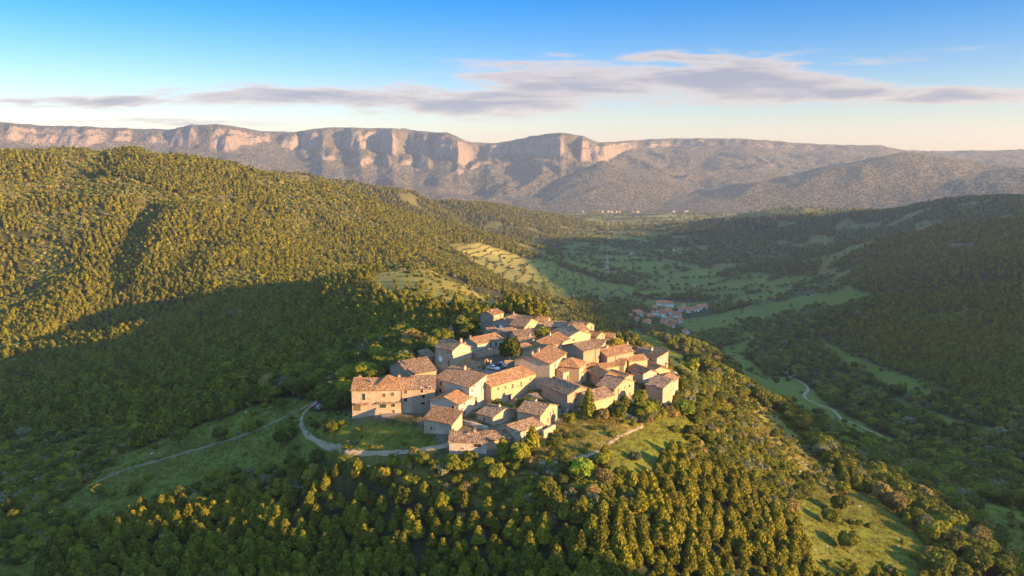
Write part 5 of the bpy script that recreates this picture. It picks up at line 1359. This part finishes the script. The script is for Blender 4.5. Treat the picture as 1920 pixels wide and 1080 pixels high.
paint = {'white': plain('white_car_paint', (0.78, 0.78, 0.80), .25, 0, .5, .02), 'black': plain('dark_car_paint', (0.03, 0.035, 0.045), .2, 0, .5, .02),
         'red': plain('red_car_paint', (0.45, 0.02, 0.02), .25, 0, .5, .02), 'grey': plain('grey_car_paint', (0.25, 0.26, 0.28), .25, 0, .5, .02)}
tyre = plain('rubber', (0.02, 0.02, 0.02), .9)
def car(p, rz, col, label):
    e = empty('car', p, rz); tag(e, label, 'car', 'cars parked in the village')
    prof = [(-2.1, .35), (-2.12, .75), (-1.95, .92), (-1.55, .98), (-1.05, 1.42), (.35, 1.45), (1.0, 1.0), (1.85, .86), (2.1, .68), (2.12, .35)]
    b = MBd(); hw = .85
    def sect(y, k): return [(x, y, z if z < 1.0 else z) for x, z in prof]
    inn = lambda z: .17 if z > 1.3 else 0
    Lf = [(x, hw - inn(z), z) for x, z in prof]; Rt = [(x, -hw + inn(z), z) for x, z in prof]
    b.poly(Lf[::-1]); b.poly(Rt)
    for i in range(len(prof)): j = (i + 1) % len(prof); b.poly([Lf[i], Lf[j], Rt[j], Rt[i]])
    o = b.build('body', paint[col], e); bv = o.modifiers.new('bevel', 'BEVEL'); bv.width = .06; bv.segments = 2
    def win(ps, nm):
        m = MBd(); c = Vector((0, 0, 1.2)); q = [Vector(p_) for p_ in ps]; n_ = (q[1] - q[0]).cross(q[2] - q[0]).normalized()
        if n_.dot(sum(q, Vector()) / len(q) - Vector((-.35, 0, .9))) < 0: n_ = -n_
        m.slab([p_ + n_ * .03 for p_ in q], .02); m.build(nm, 'glass', e)
    win([(.42, .58, 1.40), (.95, .70, 1.06), (.95, -.70, 1.06), (.42, -.58, 1.40)], 'windscreen')
    win([(-1.10, .58, 1.38), (-1.50, .70, 1.04), (-1.50, -.70, 1.04), (-1.10, -.58, 1.38)], 'rear_window')
    for s in (1, -1): win([(-1.35, s * .83, 1.03), (.85, s * .83, 1.03), (.33, s * .705, 1.37), (-1.0, s * .705, 1.37)], 'side_window')
    for x in (-1.3, 1.3):
        for s in (1, -1):
            m = MBd(); n_ = 16
            A_ = [(x + .33 * math.cos(a * .3927), s * .70, .33 + .33 * math.sin(a * .3927)) for a in range(n_)]; B_2 = [(u, s * .88, w_) for u, v, w_ in A_]
            for k in range(n_): j = (k + 1) % n_; m.poly([A_[k], A_[j], B_2[j], B_2[k]])
            m.poly(A_); m.poly(B_2); wl = m.build('wheel', tyre, e)
            m = MBd(); m.poly([(x + .2 * math.cos(a * .7854), s * .885, .33 + .2 * math.sin(a * .7854)) for a in range(8)]); m.build('rim', 'white', wl)
    for s in (.6, -.6):
        m = MBd(); m.box(2.07, 2.14, s - .16, s + .16, .6, .74); m.build('headlight', 'white', e)
def gp(px, py, r0=120, r1=900):
    p = hit(px, py, r0, r1); return Vector((p.x, p.y, p.z + 0.12))
car(gp(926, 694), rad(-38), 'white', 'white car nearest the long ochre roof, in the little square')
car(gp(935, 690.5), rad(-38), 'black', 'dark car parked between two white cars')
car(gp(942, 687.5), rad(-38), 'white', 'white car farthest to the right, by the stone garden wall')
car(gp(597, 765), rad(20), 'red', 'red car beside the gravel path left of the village')
car(gp(606, 766.5), rad(15), 'grey', 'grey car half hidden by bushes beside the red car')
def person_mat(name, top, low):
    m, nt, b = new_mat(name); tc = N(nt, 'ShaderNodeTexCoord'); sx = N(nt, 'ShaderNodeSeparateXYZ'); nt.links.new(tc.outputs['Object'], sx.inputs[0])
    c = RAMP(nt, M_(nt, 'DIVIDE', sx.outputs[2], 2.0), [(0, (.02, .02, .02)), (.05, low), (.47, top), (.735, (.45, .27, .19))], 'CONSTANT'); nt.links.new(c, b.inputs['Base Color']); return m
def person(p, rz, top, low, label, stride=.12):
    e = empty('person', p, rz)
    J = [(0, 0, .95, .15), (0, .01, 1.2, .14), (0, 0, 1.42, .15), (0, 0, 1.52, .055), (0, .02, 1.60, .085), (0, .03, 1.70, .10), (0, .02, 1.78, .07),
         (.19, 0, 1.42, .06), (.25, .02, 1.15, .045), (.24, .12, .92, .035), (-.19, 0, 1.42, .06), (-.25, .0, 1.15, .045), (-.23, .08, .90, .035),
         (.10, 0, .88, .10), (.11, stride, .48, .065), (.11, stride * .9, .08, .045), (.12, stride + .13, .04, .04), (-.10, 0, .88, .10), (-.11, -stride * .6, .48, .065), (-.11, -stride, .08, .045), (-.12, .13 - stride, .04, .04)]
    E = [(0, 1), (1, 2), (2, 3), (3, 4), (4, 5), (5, 6), (2, 7), (7, 8), (8, 9), (2, 10), (10, 11), (11, 12), (0, 13), (13, 14), (14, 15), (15, 16), (0, 17), (17, 18), (18, 19), (19, 20)]
    me = bpy.data.meshes.new('body'); me.from_pydata([j[:3] for j in J], E, []); o = bpy.data.objects.new('body', me); COL.objects.link(o); o.parent = e
    o.modifiers.new('skin', 'SKIN'); me_s = me.skin_vertices[0].data if len(me.skin_vertices) else None
    if me_s is None:
        bm = bmesh.new(); bm.from_mesh(me); bm.verts.layers.skin.verify(); bm.to_mesh(me); bm.free(); me_s = me.skin_vertices[0].data
    for k, j in enumerate(J): me_s[k].radius = (j[3], j[3])
    me_s[0].use_root = True
    s = o.modifiers.new('smooth', 'SUBSURF'); s.levels = 1; s.render_levels = 1
    me.materials.append(person_mat(label[:20].replace(' ', '_'), top, low))
    hm = MBd(); n_ = 8
    for j in range(3):
        for k in range(n_):
            f = lambda a, h: (.112 * math.cos(a) * math.cos(h), .005 + .112 * math.sin(a) * math.cos(h), 1.72 + .115 * math.sin(h))
            a0, a1, h0, h1 = 6.283 * k / n_, 6.283 * (k + 1) / n_, j * .52, (j + 1) * .52
            hm.poly([f(a0, h0), f(a1, h0), f(a1, h1), f(a0, h1)])
    hm.build('hair', 'iron', e)
    tag(e, label, 'person', 'people standing in the little square')
PE = [(890, 695, 1.2, (.75, .75, .78), (.08, .08, .12), 'person in a white top at the left edge of the square'),
      (894, 696, 2.2, (.45, .5, .55), (.15, .15, .18), 'person in a pale blue top next to the white topped one'),
      (898, 693, .4, (.45, .08, .1), (.1, .07, .08), 'person in a dark red top right of the pale blue top'),
      (909, 692, 2.9, (.5, .06, .06), (.05, .05, .06), 'person in a bright red top near the white car'),
      (913, 684, 0.0, (.03, .03, .035), (.03, .03, .035), 'person in black standing by the brown stone building')]
for px, py, rz, t_, l_, lab in PE: person(gp(px, py), rz, t_, l_, lab)
tree_px('shrub', 21, 'dark', 904, 693, .8, 'dark green potted bush among the people in the square', 'shrub')

# ------------------------------------------------------------------ houses down in the valley
_sb = solve_base
def vhouse(x0, x1, ye, yb, label, ridge='R', wm='vwhite', rm='rtile', dep=9, pitch=.62, skew=0, name='valley_house', cat='house', group='white houses of the valley village', nwin=True):
    p = hit(x0, yb, 300, 4600); r = math.hypot(p.x, p.y)
    d = ray(x0, ye); ze = CZ + d[2] * r / math.hypot(d[0], d[1])
    h_ = max(ze - p.z, 3.0); ze = p.z + h_
    global solve_base
    solve_base = lambda *a: ze
    px0, py0 = project(np.array([p.x]), np.array([p.y]), np.array([ze]))
    hs = house(label, ('F', (float(px0[0]), float(py0[0])), (float(px0[0]) + (x1 - x0), float(py0[0]) + skew), dep), ('b', yb), ridge, pitch, wm, rm, (), (), cat, name, auto=.8 if nwin else 0, group=group, over=.5)
    solve_base = _sb
VH = [
 (1232,1254,568.5,572.5,'long white house with a brown red roof, topmost of the valley village', 'R', 10, .3),
 (1249,1263,570,575.5,'white two storey house just right of and below the topmost long one', 'R', 8, -.5),
 (1190,1207,588,591,'low house under a wide red roof, isolated at the left of the valley village', 'hip', 13, 0),
 (1223,1232,586,590,'small house with a pinkish roof, left neighbour of the white central terrace', 'hip', 9, 0),
 (1236,1249,588,594.5,'white terrace house with a bright red roof, left end of the valley village centre', 'R', 11, -.8),
 (1250,1261,585,591.5,'white terrace house with an orange roof, middle of the centre of the valley village', 'R', 12, -.5),
 (1262,1276,590,596,'white house with a dark red roof, lowest of the central group', 'R', 10, .8),
 (1270,1286,580,583.5,'long low house with a red roof behind the central group', 'R', 8, .6),
 (1279,1286,573.5,576,'little plain white house above the central group', 'R', 6, 0),
 (1300,1313,581,586,'house with an uneven red roof, left half of the right hand pair', 'R', 10, -2),
 (1313,1327,576.5,582,'house with a long white front, right half of the right hand pair', 'R', 10, -1.5),
 (1203,1215,605.5,608.5,'red roofed house at the lower left, against the wooded slope', 'hip', 13, 1),
 (1237,1247,604.5,609.5,'white house with a mauve roof, below the central group', 'R', 9, 1),
 (1248,1263,610.5,615,'long white house with many windows, below the mauve roofed one', 'R', 8, 1),
 (1261,1270,605.5,608.5,'small house with a rose roof, right of the long white many windowed one', 'hip', 9, 0),
 (1283,1294,622.5,629,'single white gabled house half sunk in trees, at the lower edge of the valley village', 'L', 9, 0),
 (1293,1302,632,636.5,'broken looking white shed, lowest building of the valley village', 'R', 6, 1),
 (1191,1198,600,602.5,'tiny white shed on the left below the wide red roof', 'R', 5, 0),
 (1180,1186,594.5,597,'tiny pale house, leftmost of the valley village', 'R', 5, 0),
 (1288,1296,583,586.5,'brown roofed barn between the central group and the right hand pair', 'R', 8, 0),
 (1215,1224,594,597.5,'small orange roofed cottage between the isolated wide roof and the central terrace', 'R', 9, 0),
 (1252,1262,598,602,'orange roofed cottage directly under the middle of the central terrace', 'R', 9, 0),
 (1272,1281,601,605,'orange roofed cottage right of the rose roofed one', 'R', 9, 0),
 (1225,1233,577,580.5,'small pink roofed cottage left of the topmost long house', 'R', 8, 0),
 (1302,1308,537.5,540,'single white farmhouse alone in the fields above the valley village', 'R', 9, 0),
]
for i, (x0, x1, ye, yb, lab, rg, dp, sk) in enumerate(VH):
    vhouse(x0, x1, ye, yb, lab, rg, dep=dp * 1.35, skew=sk, wm=('vwhite', 'vwhite', 'pale')[i % 3 if i > 8 else 0])
FH = [(1119,1124),(1128,1134),(1137,1144),(1146,1150),(1155,1163),(1187,1190),(1193,1201),(1262,1266),(1092,1096),(1284,1292)]
FL = ['leftmost white block of the far plain village', 'pale hall second from the left in the far plain village', 'long white block third from the left in the far plain village', 'small white house right of the long white block on the far plain',
      'wide white block alone right of the small far house', 'tiny white house left of the last wide block on the far plain', 'last wide white block with a red roof on the far plain', 'isolated white farm at the right foot of the mountains',
      'isolated pale farm at the left end of the far plain', 'long pale barn by the shaded hill on the far plain']
for (x0, x1), lab in zip(FH, FL):
    vhouse(x0, x1, 396.2, 398.4, lab, 'R', dep=14, rm='btile', name='far_house', group='houses of the far plain village', nwin=False)
FM = [(1112,1117,430,432.5,'white farmhouse in the shade at the foot of the left hills'),(1126,1131,437.5,440,'small white farmhouse beside the far valley road'),(1182,1188,476,478.5,'pale farm where the wooded hill meets the fields'),(1290,1295,489.5,492,'small white hut between hedges in the middle of the valley'),(1261,1266,469,471,'pale hut along the lane under the wooded hill')]
for x0, x1, ye, yb, lab in FM: vhouse(x0, x1, ye, yb, lab, 'R', dep=9, name='farmhouse', group='farmhouses scattered in the valley')

# slender stone tower standing in the valley
tp = hit(1138, 511, 600, 4000); tr_ = empty('stone_tower', (tp.x, tp.y, tp.z - 1))
k_ = math.hypot(tp.x, tp.y) / F
def tw(z0, z1, w, m='beige', nm='tier'):
    mb = MBd(); mb.box(-w, w, -w, w, z0, z1); return mb.build(nm, m, tr_)
zt = 0.0; lv = [(13, 3.6), (1.2, 4.2), (9, 3.2), (1.0, 3.7), (7.5, 2.4), (.8, 2.8), (4.5, 1.8)]
for i, (h_, w_) in enumerate(lv):
    o = tw(zt * k_ / 1.15, (zt + h_) * k_ / 1.15 - .003, w_ * k_ / 1.15, 'ochre' if i % 2 else 'beige', 'cornice' if i % 2 else 'tier')
    if i % 2 == 0:
        for s in (-1, 1):
            mb = MBd(); ww = w_ * k_ / 1.15; z0_ = (zt + h_ * .35) * k_ / 1.15; mb.box(s * ww * .45 - ww * .18, s * ww * .45 + ww * .18, -ww - .05, -ww + .1, z0_, z0_ + h_ * .4 * k_ / 1.15); mb.build('opening', 'glass', o)
    zt += h_
mb = MBd(); n_ = 10; zz = zt * k_ / 1.15
prev = None
for j in range(6):
    a = j / 5 * math.pi / 2; rr_ = 1.9 * k_ / 1.15 * math.cos(a) + .02; hh_ = zz + 3.2 * k_ / 1.15 * math.sin(a)
    cur = [(rr_ * math.cos(6.2832 * k / n_), rr_ * math.sin(6.2832 * k / n_), hh_) for k in range(n_)]
    if prev:
        for k in range(n_): mb.poly([prev[k], prev[(k + 1) % n_], cur[(k + 1) % n_], cur[k]])
    prev = cur
dm = mb.build('dome', 'beige', tr_); mb = MBd(); mb.cyl(0, 0, zz + 3.0, zz + 8, .25, .05, 6); mb.build('finial', 'iron', dm)
tag(tr_, 'slender stone tower with several tiers and a small dome, out in the valley fields', 'tower')

# ------------------------------------------------------------------ rocks lying in the grass
def rock_proto():
    c = bpy.data.collections.new('stones'); m = path_material('limestone', (0.30, 0.27, 0.23), (0.55, 0.50, 0.44))
    for s in range(3):
        bm = bmesh.new(); bmesh.ops.create_icosphere(bm, subdivisions=2, radius=.5); r_ = random.Random(s)
        for v in bm.verts: v.co *= r_.uniform(.7, 1.15); v.co.z *= .55
        me = bpy.data.meshes.new('stone_%d' % s); bm.to_mesh(me); bm.free(); me.materials.append(m)
        c.objects.link(bpy.data.objects.new('stone_%d' % s, me))
    return c
X, Y = grid_pts(1.6, 130, 330, .5, .3); Z = ground(X, Y); c_, px_, py_ = classify(X, Y, Z)
nz = fbm(X / 9, Y / 9, 3); nz2 = fbm(X / 40 + 4, Y / 40, 2)
p_ = np.where(c_ == GRASS, .22 * sstep(nz, .25, .5) * sstep(nz2, -.1, .3), 0) + np.where(c_ == DRY, .12 * sstep(nz, .1, .4), 0) + np.where(c_ == VILLAGE, .05, 0) + np.where(c_ == SCRUB, .05, 0)
m_ = (RS.rand(len(X)) < p_) & clear(X, Y, .3)
scatter('limestone_rocks', rock_proto(), X[m_], Y[m_], RS.uniform(.4, 1.7, m_.sum()), RS.randint(0, 3, m_.sum()), RS.uniform(0, 6.28, m_.sum()))

def grass_proto():
    c = bpy.data.collections.new('tufts'); r_ = random.Random(3)
    for s, (c0, c1, c2) in enumerate((((.12, .125, .014), (.17, .165, .02), (.25, .23, .04)), ((.16, .14, .05), (.24, .20, .07), (.34, .28, .11)))):
        m = leaf_material('grass_blades_%d' % s, c0, c1, c2, .3)
        V, Fq = [], []
        for k in range(34):
            a = r_.uniform(0, 6.28); x, y = r_.gauss(0, .28), r_.gauss(0, .28); h = r_.uniform(.18, .5); w_ = .035; lx, ly = r_.gauss(0, .14), r_.gauss(0, .14)
            b = len(V); V += [(x - w_ * math.cos(a), y - w_ * math.sin(a), 0), (x + w_ * math.cos(a), y + w_ * math.sin(a), 0), (x + lx, y + ly, h)]; Fq.append([b, b + 1, b + 2])
        me = arr_mesh('tuft_%d' % s, np.array(V), Fq, [m]); c.objects.link(bpy.data.objects.new('tuft_%d' % s, me))
    return c
X, Y = grid_pts(.85, 130, 320, .5, .3); Z = ground(X, Y); c_, px_, py_ = classify(X, Y, Z)
nz = fbm(X / 6, Y / 6, 3)
p_ = np.where(c_ == GRASS, .55, 0) + np.where(c_ == DRY, .9, 0) + np.where(c_ == SCRUB, .5, 0) + np.where(c_ == VILLAGE, .18, 0)
m_ = (RS.rand(len(X)) < p_ * (0.5 + sstep(nz, -.2, .3))) & clear(X, Y, .1)
kd_ = np.where(c_ == GRASS, RS.rand(len(X)) < .18, RS.rand(len(X)) < .6).astype(int)
scatter('grass', grass_proto(), X[m_], Y[m_], RS.uniform(.7, 1.6, m_.sum()), kd_[m_], RS.uniform(0, 6.28, m_.sum()))
# ------------------------------------------------------------------ air
def haze():
    bm = bmesh.new()
    x0, x1, y0, y1 = -9000, 9000, -1500, 9500
    z0, z1 = float(GZ[G_r < 9500].min()) - 1, float(max(GZ[G_r < 9500].max(), CZ)) + 8
    vs = [bm.verts.new((x, y, z)) for z in (z0, z1) for x, y in ((x0, y0), (x1, y0), (x1, y1), (x0, y1))]
    for f in ((3, 2, 1, 0), (4, 5, 6, 7), (0, 1, 5, 4), (1, 2, 6, 5), (2, 3, 7, 6), (3, 0, 4, 7)): bm.faces.new([vs[i] for i in f])
    me = bpy.data.meshes.new('haze'); bm.to_mesh(me); bm.free()
    o = bpy.data.objects.new('haze', me); COL.objects.link(o); tag(o, kind='stuff')
    m = bpy.data.materials.new('air'); m.use_nodes = True; nt = m.node_tree; nt.nodes.clear()
    out = nt.nodes.new('ShaderNodeOutputMaterial'); p = nt.nodes.new('ShaderNodeVolumePrincipled')
    p.inputs['Density'].default_value = HAZE_D; p.inputs['Color'].default_value = (0.72, 0.82, 1.0, 1)
    p.inputs['Anisotropy'].default_value = 0.25
    nt.links.new(p.outputs[0], out.inputs['Volume']); me.materials.append(m)
HAZE_D = 6.5e-5
haze()
